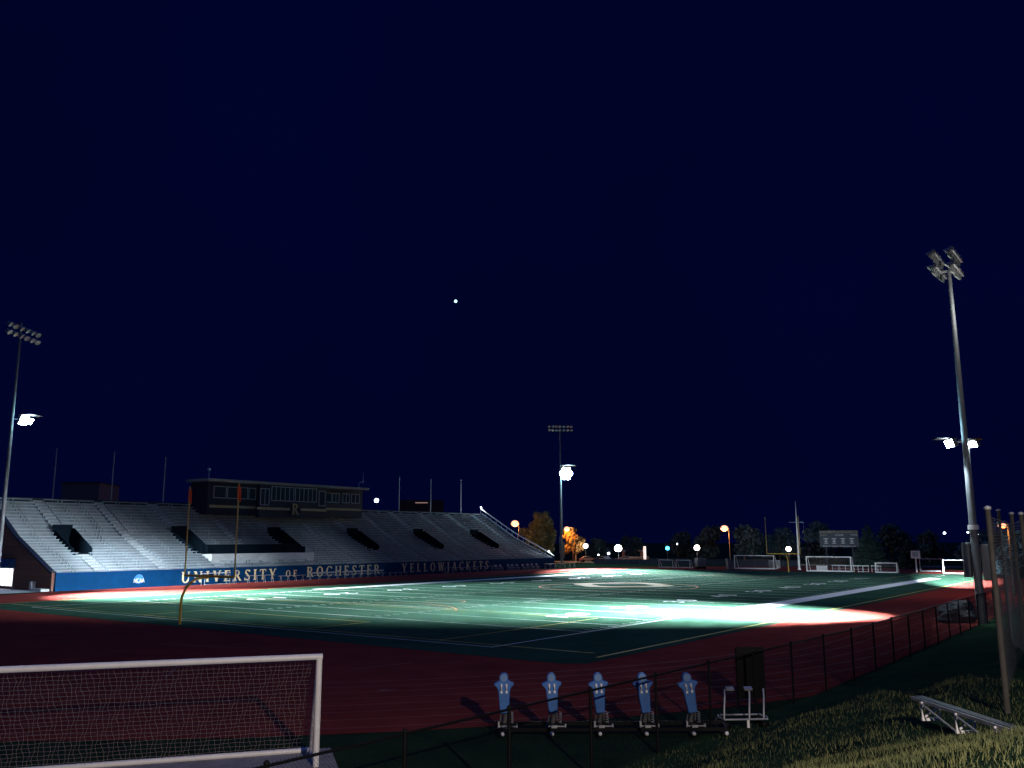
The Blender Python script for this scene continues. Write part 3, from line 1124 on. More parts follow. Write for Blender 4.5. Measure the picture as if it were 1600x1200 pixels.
p = base(1489, 140)
soccer_goal('thin pale goal frame without net left of the near floodlight pole', p, PHE + .1, 3.9, 2.1, 1.3, .06, 0, .006, False, group=GF)
p = base(1450, 150)
soccer_goal('dim grey goal frame farther back behind the white framed clock', p, PHE + .1, 3.6, 2.1, 1.3, .05, 0, .006, False, frame='frame', group=GF)

# ------------------------------------------------------------------ hurdles
hu = None
HG = 'white hurdles heaped beyond the far end of the field'
hl = ['white hurdle seen through the net of the wide right goal, leftmost of the heap',
      'white hurdle second from the left inside the wide right goal',
      'white hurdle just inside the right post of the wide goal',
      'white hurdle standing right at the right post of the wide goal',
      'white hurdle in the middle of the heap between the two goals',
      'white hurdle turned sideways between the two right goals',
      'white hurdle second from the small goal at the right of the heap',
      'white hurdle at the left post of the small right goal']
spots = [(119.5, 5.4, .2), (119.8, 6.5, -.2), (119.0, 7.7, .5), (118.2, 9.0, .1), (119.2, 9.6, -.5), (118.7, 10.6, .9), (119.4, 11.9, .1), (118.6, 12.6, -.3)]
for k, (s, t, a) in enumerate(spots):
    if hu is None:
        hu = thing('hurdle', hl[0], 'hurdle', W(s, t, .012), PHE + a, HG)
        MB().ext(-.6, .6, -.012, .012, .94, 1.06).build('crossboard', M['whitepaint'], hu)
        for sg in (-1, 1):
            MB().path([(sg * .5, 0, .03), (sg * .5, 0, .95)], .028, 6).build('upright', M['whitepaint'], hu)
            MB().bar((sg * .5, -.05, .03), (sg * .5, .62, .03), .06).build('foot', M['whitepaint'], hu)
        MB().bar((-.5, 0, .45), (.5, 0, .45), .03).build('brace', M['whitepaint'], hu)
        o = hu
    else:
        o = copy_tree(hu)
    o.location = W(s, t, .012)
    o.rotation_euler.z = PHE + a
    o['label'] = hl[k]

# play clock, flagpole, barrels behind the far goal
o = thing('play_clock', 'square white framed clock on a white post behind the field', 'clock', W(121.6, 17.9), PHE)
MB().path([(0, 0, 0), (0, 0, 2.3)], .11, 8).build('post', M['whitepaint'], o)
mb = MB()
mb.ext(-.72, .72, -.1, .1, 2.25, 2.5)
mb.ext(-.72, .72, -.1, .1, 3.25, 3.5)
mb.ext(-.72, -.44, -.1, .1, 2.501, 3.249)
mb.ext(.44, .72, -.1, .1, 2.501, 3.249)
mb.build('frame', M['whitepaint'], o, .02)
MB().ext(-.44, .44, -.06, .08, 2.5, 3.25).build('screen', M['frame'], o)
o = thing('flagpole', 'tall white flagpole with a cross yard right of the far goalpost', 'flagpole', W(124.6, -2.6), PHE)
MB().path([(0, 0, 0), (0, 0, 6), (0, 0, 12.3)], [.2, .14, .04], 10).build('pole', M['whitepaint'], o)
MB().path([(-1.45, 0, 8.5), (1.45, 0, 8.5)], .045, 6).build('yard', M['frame'], o)
mb = MB()
mb.path([(1.3, 0, 8.5), (1.15, .1, 7.0), (.15, 0, 5.0)], .012, 4)
mb.build('halyard', M['frame'], o)
MB().lathe([(.32, 0), (.32, .12), (.2, .2)], 12).build('base_collar', M['whitepaint'], o)
for k, (t, lb) in enumerate(((-10.0, 'pale barrel behind the net of the wide left goal'), (-8.7, 'pale barrel nearest the right post of the wide left goal'))):
    o = thing('barrel', lb, 'barrel', W(130.5, t, .012), 0, 'pale barrels behind the far left goal')
    MB().lathe([(.001, 0), (.42, 0), (.48, .3), (.5, .75), (.48, 1.2), (.42, 1.4), (.001, 1.4)], 14).build('drum', M['stone'], o)
    MB().lathe([(.001, 1.401), (.46, 1.401), (.46, 1.47), (.001, 1.5)], 14).build('lid', M['frame'], o)
o = thing('crate', 'white crate seen through the net of the wide right goal', 'crate', W(120.2, 2.9, .012), PHE + .1)
mb = MB()
for k in range(4):
    mb.ext(-.85, .85, -.3, .3, .9 * k / 4 + .03, .9 * (k + 1) / 4 - .02)
mb.build('slats', M['whitepaint'], o)
mb = MB()
for sg in (-1, 1):
    mb.ext(sg * .8 - .05, sg * .8 + .05, -.34, .34, 0, .92)
mb.build('corner_post', M['whitepaint'], o)

# ------------------------------------------------------------------ scoreboard
ps = at(1309, 846, 172)
o = thing('scoreboard', 'dark blue scoreboard with pale lettering above the far end', 'scoreboard', Vector((ps.x, ps.y, 0)), -.33)
MB().ext(-3.55, 3.55, 0, .4, 3.95, 7.1).build('face_panel', M['board'], o)
for sg in (-1, 1):
    MB().ext(sg * 2.4 - .14, sg * 2.4 + .14, .05, .35, 0, 3.95).build('post', M['dark'], o)
RX = Matrix.Rotation(R(90), 4, 'X')
mb = MB()
add_text(mb, 'UNIVERSITY of ROCHESTER', .62, Matrix.Translation((0, -.02, 6.80)) @ RX, depth=.015, fit=6.9)
add_text(mb, 'GUEST', .5, Matrix.Translation((-2.75, -.02, 6.22)) @ RX, depth=.015, fit=1.3)
mb.build('gold_lettering', M['band'], o)
mb = MB()
add_text(mb, 'HOME', .5, Matrix.Translation((.1, -.02, 6.2)) @ RX, depth=.015, fit=1.5)
add_text(mb, 'TIME', .5, Matrix.Translation((2.7, -.02, 6.22)) @ RX, depth=.015, fit=1.3)
add_text(mb, 'Home of the Yellowjackets', .5, Matrix.Translation((0, -.02, 4.10)) @ RX, depth=.015, fit=5.9)
mb.build('white_lettering', M['digit'], o)
for x in (-2.4, -.9, .7, 2.3):
    mb = MB()
    for (a, b, c_, d) in ((-.42, .42, 5.45, 5.62), (-.36, .36, 5.0, 5.12), (-.36, .36, 4.6, 4.72)):
        mb.ext(x + a, x + b, -.035, -.004, c_, d)
    mb.ext(x - .09, x + .09, -.036, -.005, 4.725, 5.445)
    mb.build('digit', M['digit'], o)

# ------------------------------------------------------------------ benches along the lettered wall
BG = 'team benches along the blue wall'


def bench(label, s0, s1, t, h=.46, back=False, m='galv', nleg=4):
    L = s1 - s0
    o = thing('team_bench', label, 'bench', W((s0 + s1) / 2, t, .012), PHI, BG)
    MB().ext(-L / 2, L / 2, -.16, .16, h - .05, h).build('seat', M[m], o)
    if back:
        MB().ext(-L / 2, L / 2, .20, .24, h + .22, h + .42).build('backrest', M[m], o)
    for k in range(nleg):
        x = -L / 2 + .35 + (L - .7) * k / (nleg - 1)
        lg_ = MB()
        lg_.bar((x, -.2, 0), (x, -.02, h - .05), .05)
        lg_.bar((x, .2, 0), (x, .02, h - .05), .05)
        if back: lg_.bar((x, .19, h - .05), (x, .22, h + .42), .04)
        lg_.build('leg', M[m], o)
    return o


bench('aluminium bench below the letters S I T Y', 37.0, 41.6, -45.6, .95)
bench('low bench below the word OF on the blue wall', 42.3, 46.8, -45.6, .75, nleg=4)
bench('bench below the letters R O C', 47.4, 53.2, -45.6, .62, True)
bench('bench below the letters H E S T E R', 54.0, 62.4, -45.6, .62, True, nleg=6)
bench('bench in the unlettered gap of the blue wall', 63.3, 67.6, -45.6, .55)
bench('long pale bench in front of the word YELLOWJACKETS', 76.0, 89.5, -45.4, .95, nleg=7)
o = bench('long pale bench at the far right end of the blue wall', 105.2, 116.2, -45.3, .95, nleg=7)
# tubular frame below UNIV
o = thing('equipment_rack', 'tubular steel rack standing below the letters N I V E', 'rack', W(32.1, -45.2, .012), PHI)
for x in (-1.85, 1.85):
    MB().path([(x, -.35, 0), (x, -.35, 1.45), (x, .35, 1.45), (x, .35, 0)], .045, 8).build('end_frame', M['galv'], o)
mb = MB()
for y, z in ((-.35, 1.45), (.35, 1.45), (-.35, .1)):
    mb.path([(-1.85, y, z), (1.85, y, z)], .04, 8)
mb.build('rail', M['galv'], o)
o2 = thing('stool', 'low metal stool beside the tubular rack at the blue wall', 'stool', W(34.7, -45.0, .012), PHI)
MB().lathe([(.001, .45), (.26, .45), (.26, .52), (.001, .52)], 14).build('seat', M['galv'], o2)
for k in range(4):
    a = R(45 + 90 * k)
    MB().path([(.18 * math.cos(a), .18 * math.sin(a), .45), (.28 * math.cos(a), .28 * math.sin(a), 0)], .02, 6).build('leg', M['galv'], o2)
# chairs
CG = 'folding chairs in the row at the far end of the blue wall'
clab = ['folding chair nearest the last letters of YELLOWJACKETS, leftmost of the row',
        'folding chair next to the leftmost one at the wall end',
        'folding chair third from the left in the far row, a gap on its right',
        'folding chair fourth from the left in the far row',
        'folding chair in the middle of the far row at the wall end',
        'folding chair just right of the middle of the far row',
        'folding chair third from the long white bench at the wall end',
        'folding chair second from the long white bench at the wall end',
        'folding chair nearest the long white bench, rightmost of the row']
ch0 = None
for k, s in enumerate((90.6, 92.0, 94.2, 95.4, 97.0, 98.6, 100.2, 101.8, 103.4)):
    if ch0 is None:
        ch0 = thing('folding_chair', clab[0], 'chair', W(s, -45.5, .012), PHI, CG)
        MB().box((0, 0, .5), (.62, .55, .05)).build('seat', M['frame'], ch0)
        MB().box((0, .3, .92), (.62, .05, .34), rx=-.15).build('backrest', M['frame'], ch0)
        for sg in (-1, 1):
            mb = MB()
            mb.bar((sg * .28, .36, 1.08), (sg * .28, -.28, 0), .035)
            mb.bar((sg * .28, -.22, .48), (sg * .28, .34, 0), .035)
            mb.build('leg', M['frame'], ch0)
        o = ch0
    else:
        o = copy_tree(ch0)
    o.location = W(s, -45.5 + random.uniform(-.15, .15), .012)
    o.rotation_euler.z = PHI + random.uniform(-.2, .2)
    o['label'] = clab[k]

# ------------------------------------------------------------------ black chain-link fence along the near side
fz = 1.9


def fence_t(s): return 41.2 + 1.25 * min(1, max(0, (s + 27) / 27))


fo = thing('chain_link_fence', 'black chain-link fence between the red track and the near grass', 'fence', W(-27, 41.2), PHI)


def fl(s, z, off=0.0):
    v = W(s, fence_t(s) + off, z) - fo.location
    c_, s_ = math.cos(-PHI), math.sin(-PHI)
    return Vector((v.x * c_ - v.y * s_, v.x * s_ + v.y * c_, z))


sp_ = [-33 + 2.95 * k for k in range(33)]
for s in sp_:
    gz_ = ground_z(s, fence_t(s))
    MB().path([fl(s, -.05), fl(s, fz + .02)], .038, 8).build('post', M['black'], fo)
    if s < 6:
        MB().sphere(fl(s, fz + .04), .05, 6).build('post_cap', M['black'], fo)
tr_ = MB()
for a, b in zip(sp_, sp_[1:]):
    tr_.path([fl(a, fz), fl(b, fz)], .026, 8)
tr_.build('top_rail', M['black'], fo)
ch = MB()
s = -33.0
n = 0
while s < 30:
    step = .075 if s < 12 else .16
    for sg in (-1, 1):
        a = fl(s + (0 if sg > 0 else 1.84), .05, .02)
        b = fl(s + (1.84 if sg > 0 else 0), fz - .02, .02)
        d = .0028 if s < 12 else .0035
        ch.add([a + Vector((-d, 0, 0)), a + Vector((d, 0, 0)), b + Vector((d, 0, 0)), b + Vector((-d, 0, 0))], [(0, 1, 2, 3)])
        ch.add([a + Vector((0, -d, 0)), a + Vector((0, d, 0)), b + Vector((0, d, 0)), b + Vector((0, -d, 0))], [(0, 1, 2, 3)])
    s += step
# knuckled wire tips that stick out over the rail
s = -33.0
while s < 8:
    ch.path([fl(s, fz - .02), fl(s + .02, fz + .055)], .004, 3, False)
    s += .075
ch.build('chain_link_mesh', M['black'], fo)

# dark board on the fence
o = thing('notice_board', 'dark rectangular board standing behind the black fence', 'board', Vector((7.62, 29.35, 0)), .05)
MB().ext(-.44, .46, -.03, .03, .35, 1.93).build('panel', M['black'], o)
for sg in (-1, 1):
    MB().path([(sg * .42, .06, 0), (sg * .42, .06, 1.9)], .035, 6).build('post', M['black'], o)

# ------------------------------------------------------------------ blocking sled
sl = thing('blocking_sled', 'blocking sled with five upright blue pads on a steel frame', 'blocking sled', Vector((2.42, 25.55, .01)), 0.0)
xs = [-2.66, -1.31, 0.0, 1.27, 2.56]
tilt = [.02, .05, .06, .10, .15]
MB().bar((-2.95, .35, .28), (3.5, .35, .28), .09).build('rear_beam', M['black'], sl)
MB().bar((-2.95, -.12, .20), (3.5, -.12, .20), .09).build('front_beam', M['black'], sl)
for k, x in enumerate(xs + [3.45]):
    mb = MB()
    mb.path([(x - .05, .9, .30), (x - .05, .75, .06), (x - .05, -.2, .05), (x - .05, -.34, .12)], .04, 8)
    mb.bar((x, .35, .28), (x, -.12, .20), .07)
    sk = mb.build('skid', M['darksteel'], sl)
    MB().sphere((x - .05, -.36, .13), .055, 8).build('skid_cap', M['whitepaint'], sk)
for x, tl in zip(xs, tilt):
    a = MB()
    a.path([(x, .34, .30), (x + .02, .22, .55), (x, .05, .66)], .06, 8)
    a.bar((x - .12, .3, .36), (x - .10, .12, .62), .04)
    a.bar((x + .12, .3, .36), (x + .10, .12, .62), .04)
    a.build('pad_arm', M['steel'], sl)
    sp2 = MB()
    for k in range(26):
        an = k * 1.1
        sp2.path([(x + .2 + .045 * math.cos(an), .2 + .045 * math.sin(an), .30 + k * .012), (x + .2 + .045 * math.cos(an + 1.1), .2 + .045 * math.sin(an + 1.1), .312 + k * .012)], .009, 5)
    sp2.build('spring', M['galv'], sl)
    bk = MB()
    bk.box((x - .16, .05, .30), (.05, .08, .16))
    bk.box((x + .02, -.16, .28), (.16, .03, .07))
    bk.box((x + .34, .1, .25), (.04, .10, .10))
    bk.bar((x - .16, .05, .25), (x + .34, .1, .24), .03)
    bk.build('bracket', M['galv'], sl)
    # pad outline: tapered body, arms-out shoulders, round head
    prf = [(-.12, .62), (.12, .62), (.165, 1.22), (.20, 1.30), (.275, 1.37), (.275, 1.42), (.19, 1.45), (.125, 1.48)]
    for q in range(0, 11):
        an = R(-10 + 200 * q / 10)
        prf.append((.125 * math.cos(an), 1.56 + .13 * math.sin(an)))
    prf += [(-.125, 1.48), (-.19, 1.45), (-.275, 1.42), (-.275, 1.37), (-.20, 1.30), (-.165, 1.22)]
    rot = [((px - 0) * math.cos(tl) - (pz_ - .6) * math.sin(tl) * -1 * -1, (pz_ - .6) * math.cos(tl) + px * math.sin(tl) + .6) for px, pz_ in prf]
    rot = [(x + u, v) for u, v in rot]
    pd = MB().prism(rot, -.10, .10)
    pad = pd.build('pad', M['padblue'], sl, .035)

    def rp2(u, v): return (x + u * math.cos(tl) - (v - .6) * math.sin(tl), (v - .6) * math.cos(tl) + u * math.sin(tl) + .6)
    cx_, cz_ = rp2(0, 1.57)
    hd = MB()
    hd.prism([(cx_ + .095 * math.cos(R(a)), cz_ + .095 * math.sin(R(a))) for a in range(0, 360, 20)], -.125, -.101)
    hd.build('head_patch', M['padblue2'], pad)
    for sg in (-1, 1):
        u0, v0 = rp2(sg * .07, 1.25)
        u1, v1 = rp2(sg * .07, 1.40)
        MB().path([(u0, -.11, v0), (u0, -.17, v0 + .03), (u1, -.17, v1 - .03), (u1, -.11, v1)], .018, 6).build('handle', M['whitepaint'], pad)  # white colour stands in for glints on the handles
        for (u, v) in (rp2(sg * .07, 1.19), rp2(sg * .07, 1.36)):
            MB().box((u, -.125, v), (.055, .03, .07)).build('handle_bracket', M['whitepaint'], pad)

# ------------------------------------------------------------------ steel cart
ct = thing('equipment_cart', 'silver tubular cart right of the blue blocking pads', 'cart', Vector((6.62, 26.6, .02)), .06)
mb = MB()
mb.path([(-.62, -.35, .28), (.62, -.35, .28), (.70, .0, .28), (.62, .35, .28), (-.62, .35, .28), (-.70, 0, .28), (-.62, -.35, .28)], .026, 8)
mb.build('base_ring', M['galv'], ct)
for x in (-.55, .18, .60):
    MB().path([(x - .08, -.3, .28), (x - .06, -.28, .55), (x + .02, -.1, .85), (x + .10, .15, 1.02)], .026, 8).build('upright', M['galv'], ct)
for x in (-.32, .22):
    MB().box((x, .08, 1.05), (.24, .13, .05), rx=.5).build('tray', M['steel'], ct)
for x in (-.55, .55):
    for y in (-.3, .3):
        MB().lathe([(.001, -.03), (.11, -.03), (.11, .03), (.001, .03)], 12, c=(x, y, .11), mt=Matrix.Rotation(R(90), 3, 'X')).build('wheel', M['black'], ct)
MB().box((.05, -.33, .16), (.07, .05, .22)).build('reflector', M['whitepaint'], ct)

# ------------------------------------------------------------------ aluminium bench on the grass bank
bl = thing('aluminium_bench', 'low aluminium bench on open trestle frames, on the bank at the lower right', 'bench', Vector((8.16, 18.0, 1.84)), R(-85.5))
for k in range(4):
    x = 1.16 * k
    mb = MB()
    mb.bar((x, -.19, .03), (x, .19, .03), .05)
    mb.bar((x, -.17, .04), (x, -.17, .36), .03)
    mb.bar((x, .17, .04), (x, .17, .36), .03)
    mb.bar((x - .01, -.16, .05), (x - .01, .16, .24), .03)
    mb.build('leg', M['whitepaint'], bl)  # white legs: the light falling on them put into the colour
MB().ext(-.42, 4.0, -.10, .10, .36, .40).build('seat', M['darksteel'], bl, .01)  # dark seat: the shade on its top put into the colour
MB().ext(-.42, 4.0, -.155, -.115, .33, .39).build('side_rail', M['steel'], bl)
mb = MB()
for k in range(3):
    x = 1.16 * k
    mb.bar((x, -.19, .33), (x + 1.16, -.19, .04), .025)
mb.build('cross_brace', M['galv'], bl)

# ------------------------------------------------------------------ net poles at the right edge
NG = 'tall net posts at the right edge'
npz = [((10.2, 19.0), 5.95, .055, 'wood', 'pale slim net post standing closest on the near grass bank'),
       ((16.9, 30.0), 6.15, .06, 'wood', 'net post farther back, right of the orange street light'),
       ((24.7, 45.0), 6.75, .075, 'wood', 'farthest net post showing just above the orange street light'),
       ((14.35, 25.0), 6.0, .055, 'wood', 'net post at the very right edge of the view')]
for (xy, zt_, r, m_, lb) in npz:
    gz_ = ground_z(*ST(*xy))
    o = thing('net_post', lb, 'post', Vector((xy[0], xy[1], gz_ - .05)), 0, NG)
    MB().path([(0, 0, 0), (0, 0, zt_ - gz_ + .05)], [r * 1.15, r], 10).build('shaft', M[m_], o)
    MB().lathe([(.001, zt_ - gz_ + .05), (r * 1.3, zt_ - gz_ + .05), (r * 1.3, zt_ - gz_ + .11), (.001, zt_ - gz_ + .14)], 10).build('cap', M['galv'], o)


def netting(label, a, b, ztop, cell=.075, wr=.008):
    A_, B_ = Vector((a[0], a[1], 0)), Vector((b[0], b[1], 0))
    d = B_ - A_
    L = d.length
    o = thing('safety_net', label, 'net', A_, math.atan2(d.y, d.x), 'dark safety nets at the right edge')
    za, zb = ground_z(*ST(*a)) + .1, ground_z(*ST(*b)) + .1
    mb = MB()
    n = int(L / cell)
    for i in range(n + 1):
        u = i / n
        y = .12 * math.sin(u * math.pi)
        z0_ = za + (zb - za) * u
        mb.add([(u * L - wr, y, z0_), (u * L + wr, y, z0_), (u * L + wr, y, ztop - .1), (u * L - wr, y, ztop - .1)], [(0, 1, 2, 3)])
    z = min(za, zb)
    k = 0
    while z < ztop - .1:
        for i in range(12):
            u, v = i / 12, (i + 1) / 12
            mb.add([(u * L, .121 * math.sin(u * math.pi) + .005, z - wr), (v * L, .121 * math.sin(v * math.pi) + .005, z - wr),
                    (v * L, .121 * math.sin(v * math.pi) + .005, z + wr), (u * L, .121 * math.sin(u * math.pi) + .005, z + wr)], [(0, 1, 2, 3)])
        z += cell
    mb.build('mesh', M['netdark'], o)
    MB().path([(0, 0, ztop - .1), (L, 0, ztop - .1)], .012, 5).build('head_cable', M['netdark'], o)
    return o


netting('dark net hung between the near pale post and the post behind it', (10.2, 19.0), (16.9, 30.0), 5.9)
netting('dark net hung from the edge post towards the farthest post', (14.35, 25.0), (24.7, 45.0), 5.95)

# stone heap next to the pole
o = thing('rock_pile', 'pale boulders heaped against the fence beside the near pole', 'rocks', Vector((28.9, 58.9, 0)), .4)
for k, (dx, dy, r) in enumerate(((.35, 0, .80), (-.65, .1, .62), (.1, -.6, .45), (-1.2, -.2, .35))):
    bm = bmesh.new()
    bmesh.ops.create_icosphere(bm, subdivisions=3, radius=r)
    rr = random.Random(k)
    ph = [rr.uniform(0, 6) for _ in range(6)]
    for v in bm.verts:
        n_ = v.co.normalized()
        f = 1 + .16 * math.sin(3 * n_.x + ph[0]) + .14 * math.sin(4 * n_.y + ph[1]) + .10 * math.sin(7 * n_.z + ph[2]) + .05 * math.sin(11 * n_.x + 9 * n_.y + ph[3])
        v.co = n_ * r * f
        v.co.z = v.co.z * 1.15 + r * .7
    me = bpy.data.meshes.new('boulder')
    bm.to_mesh(me)
    bm.free()
    me.materials.append(mat('grey_boulder', (.10, .10, .10), .9, noise=.3, nscale=1.3, bump=.8, bscale=5))
    b = bpy.data.objects.new('boulder', me)
    COL.objects.link(b)
    b.parent = o
    b.location = (dx, dy, 0)


# ------------------------------------------------------------------ street lamps
def globe_lamp(label, x, y, Y, r, m='globe', power=0, col=(1, .85, .7), group='round white path lamps beyond the field'):
    p = at(x, y, Y)
    o = thing('path_lamp', label, 'lamp', Vector((p.x, p.y, 0)), 0, group)
    MB().path([(0, 0, 0), (0, 0, .6), (0, 0, p.z - r * .8)], [.13, .07, .06], 8).build('post', M['darksteel'], o)
    MB().sphere((0, 0, p.z), r, 12).build('globe', M[m], o)  # globe drawn oversize, its glare put into the radius
    MB().lathe([(.05, p.z - r - .1), (r * .6, p.z - r * .82)], 10).build('collar', M['darksteel'], o)
    if power:
        plamp('bulb', o, (0, -r - .2, p.z), power, col, r)
    return o


globe_lamp('round white lamp beside the orange tree', 913, 854, 235, .60, power=700)
globe_lamp('largest round white lamp right of the middle floodlight pole', 964, 858, 215, .85, power=1500)
globe_lamp('round white lamp above the two small goals', 1087, 858, 220, .66, power=900)
globe_lamp('bright white lamp under the crossbar of the far goalpost', 1230, 861, 200, .52, power=500)
globe_lamp('small blue-green signal lamp left of the small goals', 1041, 858.5, 225, .50, 'cyanlamp', group='small coloured lamps beyond the field')
sm = 'tiny white lamps far beyond the field'
globe_lamp('tiny white lamp low between the two large round lamps', 949, 866, 225, .30, 'smallwhite', group=sm)
globe_lamp('faint tiny lamp left of the largest round lamp', 933, 868, 225, .18, 'smallwhite', group=sm)
globe_lamp('tiny white lamp high above the small goals', 1056, 852, 240, .20, 'smallwhite', group=sm)
globe_lamp('white lamp over the rim of the grandstand right of the press box', 587, 780.5, 250, .62, 'smallwhite', group=sm)
globe_lamp('tiny white lamp left of the near floodlight pole', 1474, 838, 250, .34, 'smallwhite', group=sm)
globe_lamp('tiny bright lamp right of the near floodlight pole', 1527.5, 839, 200, .52, 'smallwhite', group=sm)
globe_lamp('faint tiny lamp touching the near floodlight pole', 1510.5, 837, 250, .24, 'smallwhite', group=sm)


def cobra(label, x, y, Y, dx, r, power, col=(1, .36, .08), tall=None):
    p = at(x, y, Y)
    q = at(x + dx, y, Y)
    w = q.x - p.x
    o = thing('street_light', label, 'street light', Vector((q.x, q.y, 0)), 0, 'orange street lights')
    MB().path([(0, 0, 0), (0, 0, p.z + .2)], [.15, .09], 8).build('pole', M['wood'], o)
    MB().path([(0, 0, p.z + .1), (-w * .5, 0, p.z + .45), (-w, 0, p.z + .3)], .06, 6).build('arm', M['galv'], o)
    MB().box((-w, 0, p.z + .22), (r * 2.2, r * 1.2, .2)).build('lamp_head', M['housing'], o, .05)
    mb = MB()
    mb.sphere((-w, 0, p.z), r, 12, .75)
    mb.build('lens', M['orangelamp'], o)
    plamp('bulb', o, (-w, -.2, p.z - r - .35), power, col, .3)
    return o


cobra('orange street light at the right rim of the grandstand', 803, 818, 212, 6, .95, 1500)
cobra('orange street light among glowing leaves right of the middle pole', 884, 827, 232, 9, .75, 5500)
cobra('orange street light on a wooden pole over the far end', 1130, 828, 215, 7, .92, 2500)
cobra('orange street light between the net posts at the right edge', 1564, 827, 85, 9, .36, 500)

# a street light behind the photographer, source of the long shadows on the near red track
o = thing('street_light', 'grey street light on the bank behind the viewpoint, outside the photo', 'street light', Vector((8.2, -3.4, ground_z(*ST(8.2, -3.4)))), R(20))
hh = 5.7
MB().path([(0, 0, 0), (0, 0, hh + .2)], [.12, .07], 10).build('pole', M['galv'], o)
MB().path([(0, 0, hh + .1), (-.8, 0, hh + .4), (-1.4, 0, hh + .35)], .05, 6).build('arm', M['galv'], o)
MB().box((-1.5, 0, hh + .3), (.6, .3, .14)).build('lamp_head', M['housing'], o, .03)
MB().box((-1.5, 0, hh + .21), (.45, .24, .04)).build('lens', M['smallwhite'], o)
plamp('bulb', o, (-1.5, 0, hh + .1), 16000, (1, .85, .74), .12)

# slim masts behind the stand
MG = 'slim masts behind the grandstand'
for (xb, yb, xt, yt, Y, lb) in ((83, 770, 88, 697, 150, 'slim dark mast behind the stand, leftmost of the row'),
                                (173, 774, 178, 703, 150, 'slim dark mast behind the left end of the stand, second of the row'),
                                (254, 778, 258, 712, 150, 'slim dark mast just left of the press box'),
                                (623, 790, 623, 745, 190, 'slim dark mast right of the press box, first of three'),
                                (673, 792, 672, 749, 190, 'slim dark mast right of the press box, middle of three'),
                                (719, 793, 719, 750, 190, 'slim dark mast right of the press box, nearest the end railing')):
    p = at(xt, yt, Y)
    o = thing('mast', lb, 'mast', Vector((p.x, p.y, 0)), 0, MG)
    MB().path([(0, 0, 0), (0, 0, p.z)], [.16, .09], 8).build('shaft', M['galv'], o)
    MB().sphere((0, 0, p.z + .08), .14, 8).build('finial', M['galv'], o)

# ------------------------------------------------------------------ trees
def crown(blobs, n, leaf, m, name, parent, flat=.6):
    """many leaf-clump faces spread through several ellipsoids"""
    cs = np.array([b[:3] for b in blobs])
    rs = np.array([b[3:6] for b in blobs])
    wts = np.prod(rs, axis=1) ** .75
    idx = rng.choice(len(blobs), n, p=wts / wts.sum())
    d = rng.normal(size=(n, 3))
    d /= np.linalg.norm(d, axis=1)[:, None]
    rad = rng.random(n) ** .42
    c = cs[idx] + d * rs[idx] * rad[:, None]
    a = rng.normal(size=(n, 3))
    a /= np.linalg.norm(a, axis=1)[:, None]
    b = np.cross(a, rng.normal(size=(n, 3)))
    b /= np.linalg.norm(b, axis=1)[:, None]
    sz = leaf * (.5 + rng.random(n))
    a *= sz[:, None]
    b *= (sz * flat)[:, None]
    V = np.stack([c - a - b * .3, c + b, c + a - b * .2, c - b], 1).reshape(-1, 3)
    F = np.arange(n * 4).reshape(-1, 4)
    me = bpy.data.meshes.new(name)
    me.from_pydata(V.tolist(), [], F.tolist())
    me.materials.append(m)
    o = bpy.data.objects.new(name, me)
    COL.objects.link(o)
    o.parent = parent
    return o


def broad_tree(label, pos, h, w, m, seed, n=4500, leaf=.3, group=None, blobs=None, nb=14, low=.3):
    rr = random.Random(seed)
    o = thing('broadleaf_tree', label, 'tree', pos, 0, group)
    if blobs is None:
        blobs = []
        for k in range(nb):
            u = rr.random()
            z = h * (low + (1 - low) * u) - h * .08
            sp2 = w * .5 * math.sin(math.pi * min(.95, .25 + .7 * u)) * rr.uniform(.2, .85)
            a = rr.uniform(0, 6.28)
            r = w * rr.uniform(.13, .24)
            blobs.append((sp2 * math.cos(a), sp2 * math.sin(a), z, r, r, r * .75))
    tk = MB()
    tk.path([(0, 0, 0), (.1, .05, h * .22), (-.05, .1, h * .5), (.1, 0, h * .85)], [h * .03, h * .022, h * .014, h * .004], 8)
    for b in blobs[::2]:
        tk.path([(0, .05, h * .28), (b[0] * .5, b[1] * .5, (h * .3 + b[2]) / 2), b[:3]], [h * .010, h * .006, h * .002], 5)
    tk.build('trunk', M['bark'], o)
    crown(blobs, n, leaf, m, 'crown', o)
    return o


def conifer(label, pos, h, w, m, seed, n=3500, leaf=.28, group=None):
    rr = random.Random(seed)
    o = thing('conifer_tree', label, 'tree', pos, 0, group)
    MB().path([(0, 0, 0), (0, 0, h * .95)], [h * .022, .02], 8).build('trunk', M['bark'], o)
    blobs = []
    L = 12
    for i in range(L):
        u = i / (L - 1)
        z = h * (.10 + .86 * u)
        R_ = w / 2 * (1 - u) ** .85 + .08
        k = max(3, int(7 * (1 - u)) + 2)
        for j in range(k):
            a = 6.28 * j / k + rr.uniform(-.4, .4) + i
            q = R_ * rr.uniform(.45, .75)
            blobs.append((q * math.cos(a), q * math.sin(a), z - q * .25 + rr.uniform(-.1, .1), R_ * .42, R_ * .42, h * .045))
    crown(blobs, n, leaf, m, 'crown', o, .35)
    return o


def pxblobs(lst, Y, sq=1.0):
    """crown ellipsoids given where the crown stands in the view, turned into metres"""
    o0 = at(lst[0][0], 845, Y)
    k = CAM_F / Y
    res = []
    for (x, y, rx, ry) in lst:
        p = at(x, y, Y)
        res.append((p.x - o0.x, random.uniform(-1.2, 1.2), p.z, rx / k, rx / k * sq, ry / k))
    return res, Vector((o0.x, Y, 0))


